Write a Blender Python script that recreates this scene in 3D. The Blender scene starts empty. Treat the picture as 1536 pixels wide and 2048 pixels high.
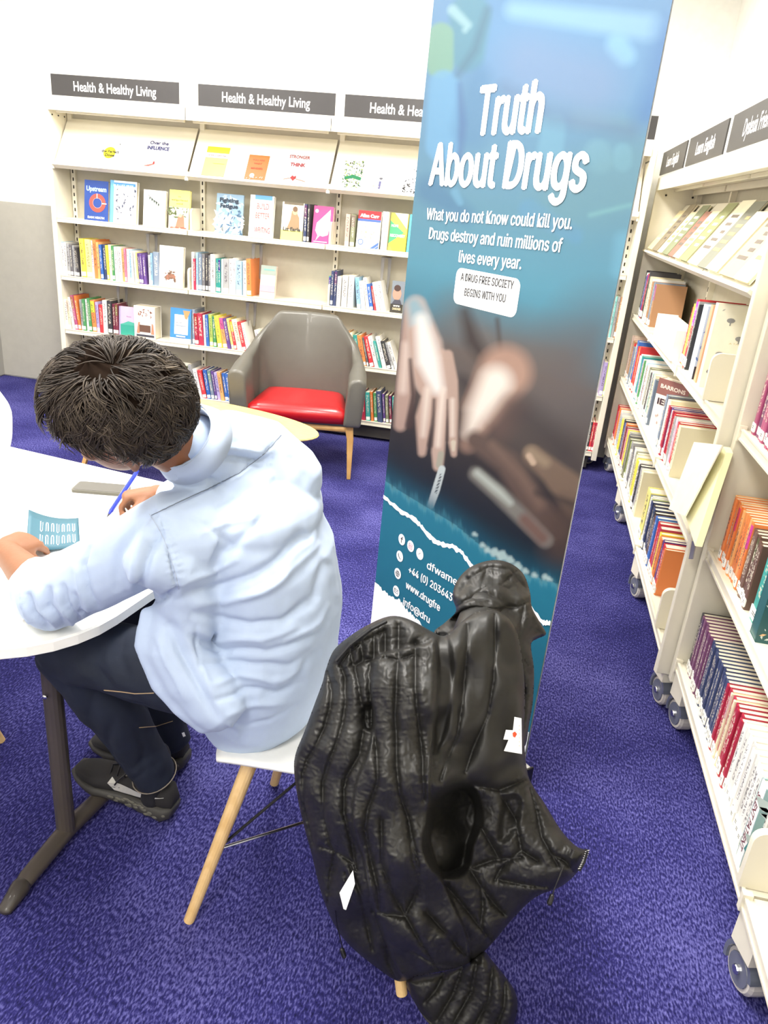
import bpy, bmesh, math, random
import numpy as np
from mathutils import Vector, Matrix
from mathutils.bvhtree import BVHTree
PI = math.pi
sc = bpy.context.scene
COL = sc.collection

# ---------------------------------------------------------------- camera
CF, CH = 1520.0, 1.6
cp_, cr_, cy_ = [math.radians(a) for a in (22.34, -5.203, 9.53)]
_f0 = np.array([-math.sin(cy_), math.cos(cy_), 0]); _r0 = np.array([math.cos(cy_), math.sin(cy_), 0]); _up = np.array([0, 0, 1.])
CFW = _f0*math.cos(cp_) - _up*math.sin(cp_); _uc = _up*math.cos(cp_) + _f0*math.sin(cp_)
CR = _r0*math.cos(cr_) - _uc*math.sin(cr_); CU = _uc*math.cos(cr_) + _r0*math.sin(cr_)
CO = np.array([0, 0, CH])
cam = bpy.data.cameras.new('camera'); camo = bpy.data.objects.new('camera', cam); COL.objects.link(camo)
camo.matrix_world = Matrix([[CR[i], CU[i], -CFW[i], CO[i]] for i in range(3)] + [[0, 0, 0, 1]])
cam.sensor_fit = 'VERTICAL'; cam.sensor_height = 32.0; cam.lens = CF/2048*32.0
cam.clip_start = 0.05; cam.clip_end = 60
sc.camera = camo

def ray(x, y): return CFW + CR*(x-768)/CF - CU*(y-1024)/CF
def atY(x, y, Y):
    d = ray(x, y); return CO + d*(Y/d[1])
def atZ(x, y, z):
    d = ray(x, y); return CO + d*((z-CH)/d[2])
def proj(P):
    d = np.asarray(P, float) - CO; z = d@CFW
    return np.stack([768+CF*(d@CR)/z, 1024-CF*(d@CU)/z], -1)

# ---------------------------------------------------------------- light
w = bpy.data.worlds.new('world'); sc.world = w; w.use_nodes = True
bg = w.node_tree.nodes['Background']; bg.inputs[0].default_value = (1.0, 0.98, 0.95, 1); bg.inputs[1].default_value = 0.55
def area(name, loc, size, power, color=(1, .97, .92), rot=(0, 0, 0)):
    l = bpy.data.lights.new(name, 'AREA'); l.shape = 'RECTANGLE'; l.size, l.size_y = size; l.energy = power; l.color = color
    o = bpy.data.objects.new(name, l); COL.objects.link(o); o.location = loc; o.rotation_euler = rot
    return o
LIGHTS = [(-2.6, 3.9), (-0.6, 3.9), (-2.6, 1.6), (-0.6, 1.6), (-0.6, -0.6)]
for i, (lx, ly) in enumerate(LIGHTS):
    area('ceiling_lamp_light', (lx, ly, 2.93), (0.58, 1.18), 62 if ly > 1 else 40)
sc.view_settings.view_transform = 'Standard'; sc.view_settings.look = 'None'
sc.view_settings.exposure = 0.35; sc.view_settings.gamma = 1.0; sc.view_settings.use_curve_mapping = False

# ---------------------------------------------------------------- materials
def lin(c):
    return tuple(((v/255)/12.92 if v/255 <= .04045 else ((v/255+.055)/1.055)**2.4) for v in c) + (1.0,)
_mats = {}
def mat(name, rgb, rough=.5, metal=0, spec=.5, noise=0, nscale=20, bump=0, bscale=200, coat=0, trans=0, alpha=1, sheen=0, emit=0):
    if name in _mats: return _mats[name]
    m = bpy.data.materials.new(name); m.use_nodes = True; nt = m.node_tree; b = nt.nodes['Principled BSDF']
    c = lin(rgb)
    b.inputs['Base Color'].default_value = c; b.inputs['Roughness'].default_value = rough; b.inputs['Metallic'].default_value = metal
    b.inputs['Specular IOR Level'].default_value = spec; b.inputs['Coat Weight'].default_value = coat
    b.inputs['Transmission Weight'].default_value = trans; b.inputs['Alpha'].default_value = alpha; b.inputs['Sheen Weight'].default_value = sheen
    if emit: b.inputs['Emission Color'].default_value = c; b.inputs['Emission Strength'].default_value = emit
    tc = nt.nodes.new('ShaderNodeTexCoord')
    n = nt.nodes.new('ShaderNodeTexNoise'); n.inputs['Scale'].default_value = nscale; n.inputs['Detail'].default_value = 4
    nt.links.new(tc.outputs['Object'], n.inputs['Vector'])
    mr = nt.nodes.new('ShaderNodeMapRange'); mr.inputs[1].default_value = .3; mr.inputs[2].default_value = .7
    k = noise if noise else .03
    mr.inputs[3].default_value = 1-k; mr.inputs[4].default_value = 1+k
    nt.links.new(n.outputs['Fac'], mr.inputs[0])
    hs = nt.nodes.new('ShaderNodeHueSaturation'); hs.inputs['Color'].default_value = c
    nt.links.new(mr.outputs[0], hs.inputs['Value']); nt.links.new(hs.outputs[0], b.inputs['Base Color'])
    if bump:
        n2 = nt.nodes.new('ShaderNodeTexNoise'); n2.inputs['Scale'].default_value = bscale; n2.inputs['Detail'].default_value = 3
        nt.links.new(tc.outputs['Object'], n2.inputs['Vector'])
        bp = nt.nodes.new('ShaderNodeBump'); bp.inputs['Strength'].default_value = bump; bp.inputs['Distance'].default_value = .01
        nt.links.new(n2.outputs['Fac'], bp.inputs['Height']); nt.links.new(bp.outputs[0], b.inputs['Normal'])
    _mats[name] = m
    return m
def attr_mat(name, rough=.6, spec=.3, attr='col'):
    m = bpy.data.materials.new(name); m.use_nodes = True; nt = m.node_tree; b = nt.nodes['Principled BSDF']
    a = nt.nodes.new('ShaderNodeAttribute'); a.attribute_name = attr
    nt.links.new(a.outputs['Color'], b.inputs['Base Color']); b.inputs['Roughness'].default_value = rough; b.inputs['Specular IOR Level'].default_value = spec
    return m
def wood(name, c1, c2, rough=.45):
    m = bpy.data.materials.new(name); m.use_nodes = True; nt = m.node_tree; b = nt.nodes['Principled BSDF']
    tc = nt.nodes.new('ShaderNodeTexCoord'); mp = nt.nodes.new('ShaderNodeMapping'); mp.inputs['Scale'].default_value = (6, 40, 3)
    n = nt.nodes.new('ShaderNodeTexNoise'); n.inputs['Scale'].default_value = 3; n.inputs['Detail'].default_value = 6
    r = nt.nodes.new('ShaderNodeValToRGB'); r.color_ramp.elements[0].color = lin(c1); r.color_ramp.elements[1].color = lin(c2)
    r.color_ramp.elements[0].position = .35; r.color_ramp.elements[1].position = .65
    nt.links.new(tc.outputs['Object'], mp.inputs[0]); nt.links.new(mp.outputs[0], n.inputs['Vector']); nt.links.new(n.outputs['Fac'], r.inputs[0]); nt.links.new(r.outputs[0], b.inputs['Base Color'])
    b.inputs['Roughness'].default_value = rough
    return m

M_wall = mat('white_wall_paint', (250, 249, 242), .7)
M_grey = mat('grey_wall_panel', (186, 183, 172), .6)
M_cream = mat('cream_steel', (236, 230, 210), .42, noise=.02, nscale=8)
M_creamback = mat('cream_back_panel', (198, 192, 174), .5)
M_slot = mat('dark_slot', (40, 36, 30), .8)
M_sign = mat('charcoal_sign', (60, 58, 58), .45)
M_text = mat('white_lettering', (250, 250, 250), .6)
M_ink = mat('dark_lettering', (50, 48, 52), .6)
M_steelgrey = mat('grey_steel', (150, 148, 145), .35, metal=.5)
M_paper = mat('book_pages', (236, 226, 200), .8)
M_white = mat('white_plastic', (244, 243, 238), .35)
M_wood = wood('light_beech', (226, 186, 122), (240, 205, 146))
M_woodY = wood('yellow_beech', (224, 188, 112), (240, 208, 136), .35)
M_black = mat('black_plastic', (24, 23, 24), .4)
M_chrome = mat('polished_steel', (200, 200, 200), .2, metal=1)

# ---------------------------------------------------------------- mesh builder
class MB:
    def __init__(s): s.v = []; s.f = []; s.m = []; s.mats = []
    def mi(s, m):
        if m not in s.mats: s.mats.append(m)
        return s.mats.index(m)
    def add(s, vs, fs, m):
        k = len(s.v); s.v += [tuple(map(float, v)) for v in vs]; i = s.mi(m)
        s.f += [tuple(a+k for a in f) for f in fs]; s.m += [i]*len(fs)
        return s
    def box(s, x0, x1, y0, y1, z0, z1, m, M=None):
        vs = [(x, y, z) for z in (z0, z1) for y in (y0, y1) for x in (x0, x1)]
        if M is not None: vs = [tuple(M @ Vector(v)) for v in vs]
        return s.add(vs, [(0, 2, 3, 1), (4, 5, 7, 6), (0, 1, 5, 4), (2, 6, 7, 3), (0, 4, 6, 2), (1, 3, 7, 5)], m)
    def quad(s, p, m): return s.add(p, [tuple(range(len(p)))], m)
    def tube(s, pts, rad, m, seg=12, ref=(0, 0, 1), caps=True, round_=False):
        """swept tube; rad: float or per point (a, b): a along the side axis, b along the other"""
        P = [Vector(p) for p in pts]; n = len(P)
        R = [rad]*n if not isinstance(rad, (list, tuple)) else list(rad)
        R = [(r, r) if not isinstance(r, (list, tuple)) else r for r in R]
        if round_:
            P2, R2 = [], []
            d0 = (P[0]-P[1]).normalized(); d1 = (P[-1]-P[-2]).normalized()
            for k in (3, 2, 1):
                a = k*PI/2/3.2; P2.append(P[0]+d0*math.sin(a)*min(R[0])); R2.append((R[0][0]*math.cos(a), R[0][1]*math.cos(a)))
            P2 += P; R2 += R
            for k in (1, 2, 3):
                a = k*PI/2/3.2; P2.append(P[-1]+d1*math.sin(a)*min(R[-1])); R2.append((R[-1][0]*math.cos(a), R[-1][1]*math.cos(a)))
            P, R = P2, R2; n = len(P)
        vs = []; side = None
        for i in range(n):
            t = (P[min(i+1, n-1)] - P[max(i-1, 0)])
            t = t.normalized() if t.length > 1e-9 else Vector((0, 0, 1))
            if side is None:
                side = Vector(ref).cross(t)
                if side.length < 1e-3: side = Vector((1, 0, 0)).cross(t)
            side = (side - t*side.dot(t)).normalized(); up = t.cross(side)
            for k in range(seg):
                a = 2*PI*k/seg; vs.append(P[i] + side*math.cos(a)*R[i][0] + up*math.sin(a)*R[i][1])
        fs = [(i*seg+k, i*seg+(k+1) % seg, (i+1)*seg+(k+1) % seg, (i+1)*seg+k) for i in range(n-1) for k in range(seg)]
        if caps: fs += [tuple(reversed(range(seg))), tuple((n-1)*seg+k for k in range(seg))]
        return s.add(vs, fs, m)
    def lathe(s, prof, m, seg=24, M=None):
        vs = [(r*math.cos(2*PI*k/seg), r*math.sin(2*PI*k/seg), z) for r, z in prof for k in range(seg)]
        if M is not None: vs = [tuple(M @ Vector(v)) for v in vs]
        n = len(prof); fs = [(i*seg+k, i*seg+(k+1) % seg, (i+1)*seg+(k+1) % seg, (i+1)*seg+k) for i in range(n-1) for k in range(seg)]
        fs += [tuple(reversed(range(seg))), tuple((n-1)*seg+k for k in range(seg))]
        return s.add(vs, fs, m)
    def prism(s, outline, depth, m, M=None):
        """outline in local xz, extruded along +y by depth"""
        n = len(outline); vs = [(x, 0, z) for x, z in outline] + [(x, depth, z) for x, z in outline]
        if M is not None: vs = [tuple(M @ Vector(v)) for v in vs]
        fs = [tuple(range(n)), tuple(reversed(range(n, 2*n)))] + [(k, k+n, (k+1) % n+n, (k+1) % n) for k in range(n)]
        return s.add(vs, fs, m)
    def obj(s, name, parent=None, smooth=False, bevel=0, world=False):
        me = bpy.data.meshes.new(name); me.from_pydata(s.v, [], s.f)
        for m in s.mats: me.materials.append(m)
        me.polygons.foreach_set('material_index', s.m)
        return finish(me, name, parent, smooth, bevel, world)
def finish(me, name, parent=None, smooth=False, bevel=0, world=False):
    bm = bmesh.new(); bm.from_mesh(me); bmesh.ops.recalc_face_normals(bm, faces=bm.faces)
    bm.to_mesh(me); bm.free()
    if smooth: me.polygons.foreach_set('use_smooth', [True]*len(me.polygons))
    o = bpy.data.objects.new(name, me); COL.objects.link(o)
    if parent is not None:
        o.parent = parent
        if world: o.matrix_parent_inverse = parent_inv(parent)
    if bevel:
        b = o.modifiers.new('b', 'BEVEL'); b.width = bevel; b.segments = 2; b.limit_method = 'ANGLE'
    if smooth and not bevel:
        pass
    return o
def wm(o):
    m = Matrix.LocRotScale(o.location, o.rotation_euler, o.scale) if o.rotation_mode != 'XX' else None
    if o.parent: m = wm(o.parent) @ o.matrix_parent_inverse @ m
    return m
def parent_inv(p): return wm(p).inverted()
def thing(name, label, cat, loc=(0, 0, 0), rz=0, group=None):
    o = bpy.data.objects.new(name, None); COL.objects.link(o); o.empty_display_size = .05
    o.location = loc; o.rotation_euler = (0, 0, rz); return tag(o, label, cat, group)
def tag(o, label, cat, group=None):
    o['label'] = label; o['category'] = cat
    if len(label.split()) > 16 or len(label.split()) < 4: print('LABEL', len(label.split()), label)
    if group: o['group'] = group
    return o
def struct(o): o['kind'] = 'structure'; return o
def setcol(o, rgb): o.color = lin(rgb); return o

_txt = {}
def text_polys(body, bold=0.0, spacing=1.0, font=None):
    """flat glyph mesh of a string, baseline at 0, height 1 = cap height; returns verts, faces, width"""
    key = (body, bold, spacing, font is None)
    if key in _txt: return _txt[key]
    c = bpy.data.curves.new('t', 'FONT'); c.body = body; c.size = 1
    if font: c.font = font
    c.offset = bold; c.space_character = spacing; c.resolution_u = 3
    o = bpy.data.objects.new('t', c); COL.objects.link(o)
    dg = bpy.context.evaluated_depsgraph_get(); me = bpy.data.meshes.new_from_object(o.evaluated_get(dg))
    vs = np.array([v.co[:] for v in me.vertices]) if len(me.vertices) else np.zeros((1, 3)); fs = [tuple(p.vertices) for p in me.polygons]
    bpy.data.objects.remove(o); bpy.data.curves.remove(c); bpy.data.meshes.remove(me)
    x0, x1 = vs[:, 0].min(), vs[:, 0].max()
    vs[:, 0] -= x0
    cap = 0.73
    if font and body != 'T': cap = text_polys('T', 0, 1, font)[3]
    if body == 'T': cap = float(vs[:, 1].max())
    _txt[key] = (vs/cap, fs, (x1-x0)/cap, cap)
    return _txt[key]
def put_text(mb, body, O, X, Z, width, height, m, bold=0.0, lift=(0, 0, 0), spacing=1.0, font=None):
    """text with lower-left corner at O, running along unit X, up along unit Z, stretched to width and cap height"""
    vs, fs, wd, _c = text_polys(body, bold, spacing, font); O, X, Z, L = map(np.array, (O, X, Z, lift))
    P = [O + X*(v[0]/wd*width) + Z*(v[1]*height) + L for v in vs]
    mb.add(P, fs, m)

# volumetric blob: union of closed shapes, remeshed to one smooth skin
def blob(mb, name, m, voxel, parent=None, smooth_it=6, factor=.5, disp=None, world=True):
    me = bpy.data.meshes.new(name); me.from_pydata(mb.v, [], mb.f)
    bm = bmesh.new(); bm.from_mesh(me); bmesh.ops.recalc_face_normals(bm, faces=bm.faces); bm.to_mesh(me); bm.free()
    o = bpy.data.objects.new('tmp', me); COL.objects.link(o)
    r = o.modifiers.new('r', 'REMESH'); r.mode = 'VOXEL'; r.voxel_size = voxel; r.adaptivity = 0
    if smooth_it:
        s = o.modifiers.new('s', 'SMOOTH'); s.iterations = smooth_it; s.factor = factor
    dg = bpy.context.evaluated_depsgraph_get(); me2 = bpy.data.meshes.new_from_object(o.evaluated_get(dg))
    bpy.data.objects.remove(o); bpy.data.meshes.remove(me)
    if disp is not None:
        n = len(me2.vertices); co = np.empty(n*3); no = np.empty(n*3)
        me2.vertices.foreach_get('co', co); me2.vertex_normals.foreach_get('vector', no)
        co = co.reshape(-1, 3); no = no.reshape(-1, 3)
        co = co + disp(co, no); me2.vertices.foreach_set('co', co.ravel()); me2.update()
    me2.materials.clear(); me2.materials.append(m)
    me2.polygons.foreach_set('use_smooth', [True]*len(me2.polygons)); me2.name = name
    ob = bpy.data.objects.new(name, me2); COL.objects.link(ob)
    if parent is not None:
        ob.parent = parent
        if world: ob.matrix_parent_inverse = parent_inv(parent)
    return ob
def seg_dist(P, a, b):
    a = np.array(a, float); b = np.array(b, float); d = b-a; L = (d@d)+1e-12
    t = np.clip(((P-a)@d)/L, 0, 1); return np.linalg.norm(P-(a+t[:, None]*d), axis=1), t
def poly_dist(P, pts):
    best = np.full(len(P), 1e9); T = np.zeros(len(P)); n = len(pts)-1
    for i in range(n):
        d, t = seg_dist(P, pts[i], pts[i+1]); k = d < best; best[k] = d[k]; T[k] = (i+t[k])/n
    return best, T
def vnoise(P, freq, seed=0):
    rs = np.random.RandomState(seed); out = np.zeros(len(P))
    for k in range(6):
        d = rs.normal(size=3); d /= np.linalg.norm(d); f = freq*(.7+.9*rs.rand()); out += np.sin(P@d*f*2*PI + rs.rand()*6.28 + 1.3*np.sin(P@rs.normal(size=3)*freq*2.2))
    return out/6

import os
try: SANS = bpy.data.fonts.load(os.path.join(bpy.utils.system_resource('DATAFILES'), 'fonts', 'Inter.woff2'))
except Exception: SANS = None
# ================================================================ room
def slab(name, x0, x1, y0, y1, z0, z1, m):
    return struct(MB().box(x0, x1, y0, y1, z0, z1, m).obj(name))
M_carpet = bpy.data.materials.new('blue_carpet'); M_carpet.use_nodes = True
nt = M_carpet.node_tree; b = nt.nodes['Principled BSDF']; b.inputs['Roughness'].default_value = .95; b.inputs['Specular IOR Level'].default_value = .1
b.inputs['Sheen Weight'].default_value = .15; b.inputs['Sheen Tint'].default_value = lin((120, 120, 230))
tc = nt.nodes.new('ShaderNodeTexCoord')
mp = nt.nodes.new('ShaderNodeMapping'); mp.inputs['Scale'].default_value = (210, 85, 100); mp.inputs['Rotation'].default_value = (0, 0, .15); nt.links.new(tc.outputs['Object'], mp.inputs[0])
n1 = nt.nodes.new('ShaderNodeTexNoise'); n1.inputs['Scale'].default_value = 1; n1.inputs['Detail'].default_value = 3; nt.links.new(mp.outputs[0], n1.inputs['Vector'])
n2 = nt.nodes.new('ShaderNodeTexNoise'); n2.inputs['Scale'].default_value = 2.2; n2.inputs['Detail'].default_value = 5; nt.links.new(tc.outputs['Object'], n2.inputs['Vector'])
mx = nt.nodes.new('ShaderNodeMath'); mx.operation = 'MULTIPLY_ADD'; mx.inputs[1].default_value = .45; nt.links.new(n2.outputs['Fac'], mx.inputs[0]); nt.links.new(n1.outputs['Fac'], mx.inputs[2])
r = nt.nodes.new('ShaderNodeValToRGB'); nt.links.new(mx.outputs[0], r.inputs[0])
r.color_ramp.elements[0].position = .47; r.color_ramp.elements[0].color = lin((22, 22, 54)); r.color_ramp.elements[1].position = .95; r.color_ramp.elements[1].color = lin((108, 106, 172))
e = r.color_ramp.elements.new(.7); e.color = lin((45, 43, 102))
nt.links.new(r.outputs[0], b.inputs['Base Color'])
bp = nt.nodes.new('ShaderNodeBump'); bp.inputs['Strength'].default_value = .7; bp.inputs['Distance'].default_value = .01
nt.links.new(n1.outputs['Fac'], bp.inputs['Height']); nt.links.new(bp.outputs[0], b.inputs['Normal'])
slab('floor', -4.3, .98, -1.6, 5.6, -.05, 0, M_carpet)
slab('wall_back', -4.3, .98, 5.49, 5.6, 0, 3.0, M_wall)
slab('wall_right', .9, .98, -1.6, 5.49, 0, 3.0, M_wall)
slab('wall_left', -4.3, -4.18, -1.6, 5.49, 0, 3.0, M_wall)
slab('wall_front', -4.3, .98, -1.7, -1.6, 0, 3.0, M_wall)
slab('ceiling', -4.3, .98, -1.7, 5.6, 3.0, 3.1, M_wall)
slab('trim_1', -4.18, -3.36, 5.475, 5.49, .012, 1.34, M_grey)
slab('trim_2', -4.18, -4.165, 1.5, 5.475, .012, 1.34, mat('shaded_grey_panel', (160, 158, 150), .6))  # grey panel colour darkened to paint in this wall's shade
for i, (lx, ly) in enumerate(LIGHTS):
    t = thing('ceiling_light', 'white framed rectangular ceiling light panel, number %s from the tall cream bookcase' % ['three', 'one', 'four', 'two', 'five'][i], 'ceiling light', (lx, ly, 3.0), group='ceiling light panels')
    f = MB()
    for a, b_, c, d in ((-.32, -.295, -.62, .62), (.295, .32, -.62, .62), (-.295, .295, -.62, -.595), (-.295, .295, .595, .62)): f.box(a, b_, c, d, -.05, -.001, M_white)
    f.obj('frame', t); MB().box(-.295, .295, -.595, .595, -.03, -.02, mat('lit_diffuser', (255, 250, 240), emit=3)).obj('diffuser', t)

ORD = 'first second third fourth fifth sixth seventh eighth ninth tenth eleventh twelfth thirteenth fourteenth fifteenth sixteenth seventeenth eighteenth nineteenth twentieth'.split()
def ordw(n):
    if n < 20: return ORD[n]
    t = (n+1)//10; u = (n+1) % 10
    T = {2: 'twenty', 3: 'thirty', 4: 'forty', 5: 'fifty'}
    return {3: 'thirtieth', 4: 'fortieth', 5: 'fiftieth'}[t] if u == 0 else T[t]+'-'+ORD[u-1]

# ---------------------------------------------------------------- bookcases
def slots(mb, x, y, z0, z1, m=M_slot, ax='x'):
    z = z0
    while z < z1:
        if ax == 'x': mb.box(x-.004, x+.004, y-.001, y+.004, z, z+.022, m)
        else: mb.box(y-.001, y+.004, x-.004, x+.004, z, z+.022, m)
        z += .05
def caster(parent, M, big=1.0):
    """castor hanging below z=.12: housing block, hood, wheel"""
    c = MB().box(-.03, .03, -.03, .03, .085, .15, M_cream, M).obj('caster', parent)
    hm = MB(); prof = []
    n = 14
    for k in range(n+1):
        a = PI*(-.12) + PI*1.05*k/n; prof.append((math.cos(a)*.044, .046+math.sin(a)*.046))
    prof += [(x*.8, z*.8+.009) for x, z in reversed(prof)]
    hm.prism(prof, .05, mat('clear_grey_hood', (120, 126, 140), .12, trans=.35, coat=.6), M @ Matrix.Translation((0, -.025, 0)))
    hm.obj('wheel_hood', c, smooth=False)
    wh = MB().lathe([(.036, -.019), (.041, -.013), (.041, .013), (.036, .019)], mat('pale_tread', (214, 208, 196), .5), 22, M @ Matrix.Translation((0, 0, .0412)) @ Matrix.Rotation(PI/2, 4, 'X'))
    wh.lathe([(.029, -.0215), (.03, -.02), (.03, .02), (.029, .0215)], mat('wheel_disc_grey', (108, 112, 122), .25, coat=.5), 22, M @ Matrix.Translation((0, 0, .0412)) @ Matrix.Rotation(PI/2, 4, 'X'))
    wh.lathe([(.008, -.027), (.009, -.025), (.009, .025), (.008, .027)], M_chrome, 10, M @ Matrix.Translation((0, 0, .0412)) @ Matrix.Rotation(PI/2, 4, 'X'))
    wh.obj('wheel', c, smooth=False)

BY0, BY1 = 5.10, 5.33      # front and back planes of the back bookcase
BX = [-3.34, -2.37, -1.405, -.44, .525]
BZ = [.145, .527, .905, 1.292]   # tops of the shelf lips
WORDBAY = ['first', 'second', 'third', 'fourth']
def back_bay(i):
    x0, x1 = BX[i], BX[i+1]; ox = x0
    t = thing('bookcase_bay', ['bay of the cream steel bookcase standing next to the grey wall panel', 'bay of the cream bookcase holding the orange display book, partly behind the grey armchair', 'bay of the cream bookcase half hidden by the tall banner, past the armchair', 'end bay of the cream bookcase, a narrow strip in the corner beyond the banner'][i], 'bookcase', (ox, BY0, 0), group='bays of the long wall bookcase')
    W = x1-x0; D = BY1-BY0
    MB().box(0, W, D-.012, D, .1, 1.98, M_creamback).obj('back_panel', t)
    top = MB().box(-.004, W+.004, -.012, D, 1.975, 1.99, M_cream); top.box(-.004, W+.004, -.014, -.008, 1.955, 2.03, M_cream)
    top.box(.03, W-.03, .03, .05, 1.945, 1.962, M_cream)
    top.obj('top_canopy', t, bevel=.002)
    for k, z in enumerate(BZ):
        s = MB().box(.004, W-.004, .0, D-.012, z-.03, z-.004, M_cream); s.box(.004, W-.004, -.005, .001, z-.032, z, M_cream); s.box(.004, W-.004, -.008, -.005, z-.032, z-.026, M_cream); s.box(.004, W-.004, -.0075, -.005, z-.006, z, M_cream)
        s.obj('shelf', t)
    # sloping display shelf
    d = MB(); A = (0.006, .004, 1.622); th = math.atan2(.30, .19)
    MS = Matrix.Translation((0, .0, 1.625)) @ Matrix.Rotation(math.atan2(.30, .20), 4, 'X')
    L = math.hypot(.30, .20)
    d.box(.008, W-.008, .0, L, -.006, 0, M_cream, MS); d.box(.004, W-.004, -.012, 0, -.02, .02, M_cream, MS)
    d.box(.0, .012, -.012, .002, 1.60, 1.655, M_cream); d.box(W-.012, W, -.012, .002, 1.60, 1.655, M_cream)
    d.obj('sloping_display_shelf', t)
    # posts with slots
    for xx in ((0.012, W-.02) if i == 3 else (0.012,)):
        p = MB().box(xx-.006, xx+.026, D-.035, D-.011, .1, 1.97, M_cream); po = p.obj('slotted_post', t)
        q = MB(); slots(q, xx+.010, D-.035-.0012, .18, 1.93); q.obj('slot_row', po)
    if i == 0 or i == 3:
        e = MB(); xe = -.035 if i == 0 else W
        e.box(xe, xe+.035, -.01, D+.02, .085, 1.99, M_cream); e.obj('end_panel', t, bevel=.003)
        s = MB()
        for y in (.03, .1, .17): s.lathe([(.005, 0), (.005, .004)], M_slot, 8, Matrix.Translation((xe+(.035 if i == 0 else 0), y, 1.93)) @ Matrix.Rotation(PI/2 if i == 0 else -PI/2, 4, 'Y'))
        s.obj('screw_hole', t)
    # sign
    sx0, sx1 = [( .04, .93), (.09, .985), (.08, .97), (.08, .965)][i]
    sg = MB().box(sx0, sx1, -.016, -.010, 2.043, 2.165, M_sign).obj('header_sign', t)
    fr = MB(); put_text(fr, 'Health & Healthy Living', (sx0+.16, -.0165, 2.075), (1, 0, 0), (0, 0, 1), .575, .058, M_text, bold=.012); fr.obj('sign_lettering', sg)
    MB().box(0.004, W-.004, .01, .03, .0, .0, M_cream) if False else None
    # dark box that paints in the shade under the lowest shelf
    MB().box(.02, W-.02, .03, D, 0.02, .11, mat('painted_shade_base', (70, 66, 60), .8)).obj('base', t)
    for cx_ in ((.04,) if i < 3 else (.04, W+.0)):
        caster(t, Matrix.Translation((cx_, .16 if cx_ < .5 else .2, 0)) @ Matrix.Rotation(.3, 4, 'Z'))
    return t
bays_back = [back_bay(i) for i in range(4)]

RZ = [.24, .66, 1.06, 1.455]
RX1 = .885
def right_bay(y1, y0, X, text, label, end_far, end_near, two=True):
    """bay between far y1 and near y0, front plane at X, opening towards -x"""
    t = thing('bookcase_bay', label, 'bookcase', (X, y1, 0), group='bays of the side bookcases')
    W = y1-y0; D = RX1-X
    B = lambda mb, a0, a1, d0, d1, z0, z1, m=M_cream: mb.box(d0, d1, -a1, -a0, z0, z1, m)
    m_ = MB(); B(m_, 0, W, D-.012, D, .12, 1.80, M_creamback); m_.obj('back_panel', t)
    c = MB(); B(c, -.002, W+.002, -.012, D, 1.80, 1.815); B(c, -.002, W+.002, -.014, -.008, 1.78, 1.85)
    B(c, .02, W-.02, D*.35, D*.35+.015, 1.785, 1.80); B(c, .02, W-.02, D*.75, D*.75+.015, 1.77, 1.80); c.obj('top_canopy', t, bevel=.002)
    for z in RZ[:3]:
        s = MB(); B(s, .004, W-.004, 0, D-.012, z-.03, z-.004); B(s, .004, W-.004, -.005, .001, z-.034, z); B(s, .004, W-.004, -.008, -.005, z-.034, z-.027); B(s, .004, W-.004, -.0075, -.005, z-.006, z)
        B(s, -.004, .012, -.012, .01, z-.04, z+.008); s.obj('shelf', t)
    z = RZ[3]; MS = Matrix.Translation((.0, 0, z-.02)) @ Matrix.Rotation(-math.atan2(.27, .17), 4, 'Y')
    d = MB(); d.box(0, .33, -W+.008, -.008, -.006, 0, M_cream, MS); d.box(-.012, 0, -W+.004, -.004, -.02, .022, M_cream, MS); d.obj('sloping_display_shelf', t)
    for a in (.0,) + ((W-.03,) if end_near else ()):
        p = MB(); B(p, a, a+.03, D-.04, D-.011, .12, 1.79); po = p.obj('slotted_post', t)
        q = MB(); zz = .2
        while zz < 1.75: B(q, a+.011, a+.019, D-.0415, D-.036, zz, zz+.022, M_slot); zz += .05
        q.obj('slot_row', po)
    if end_far:
        e = MB(); B(e, -.035, 0, -.012, D+.0, .15, 1.815); e.obj('end_panel', t, bevel=.003)
        s = MB()
        for dd in (.05, D-.06): s.lathe([(.006, 0), (.006, .004)], M_slot, 8, Matrix.Translation((dd, 0, 1.76)) @ Matrix.Rotation(PI/2, 4, 'X'))
        s.obj('screw_hole', t)
    if end_near:
        e = MB(); B(e, W, W+.035, -.012, D, .15, 1.815); e.obj('end_panel', t, bevel=.003)
    sg = MB(); B(sg, .045, W-.035, -.018, -.012, 1.862, 1.985, M_sign); so = sg.obj('header_sign', t)
    tw = W-.08; l = MB()
    if text: put_text(l, text, (-.0185, -.045-tw*.27, 1.898), (0, -1, 0), (0, 0, 1), tw*.5, .056, M_text, bold=.012); l.obj('sign_lettering', so)
    for a in (.03,)+((W-.02,) if end_near else ()): caster(t, Matrix.Translation((.045, -a, 0)) @ Matrix.Rotation(PI/2+.25, 4, 'Z') @ Matrix.Scale(1.3, 4))
    f = MB(); B(f, .0, .05, .01, D, .12, .21); B(f, W-.03, W, .01, D, .16, .21); f.obj('base_foot', t)
    return t
right_bay(5.215, 4.275, .62, 'Learn English', 'side bookcase bay at the far corner, touching the end of the long bookcase', True, False)
right_bay(4.275, 3.335, .62, 'Learn English', 'middle bay of the far side bookcase, under the second charcoal sign', False, False)
right_bay(3.335, 2.45, .62, 'Dyslexia Friendly', 'side bookcase bay under the dyslexia sign, with the tree-patterned big book', False, True)
right_bay(2.37, 1.40, .66, '', 'nearest visible side bookcase bay, holding orange spines and red spines', True, False)
right_bay(1.40, .43, .66, '', 'side bookcase bay with the big front castor at the frame edge', False, True)

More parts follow.
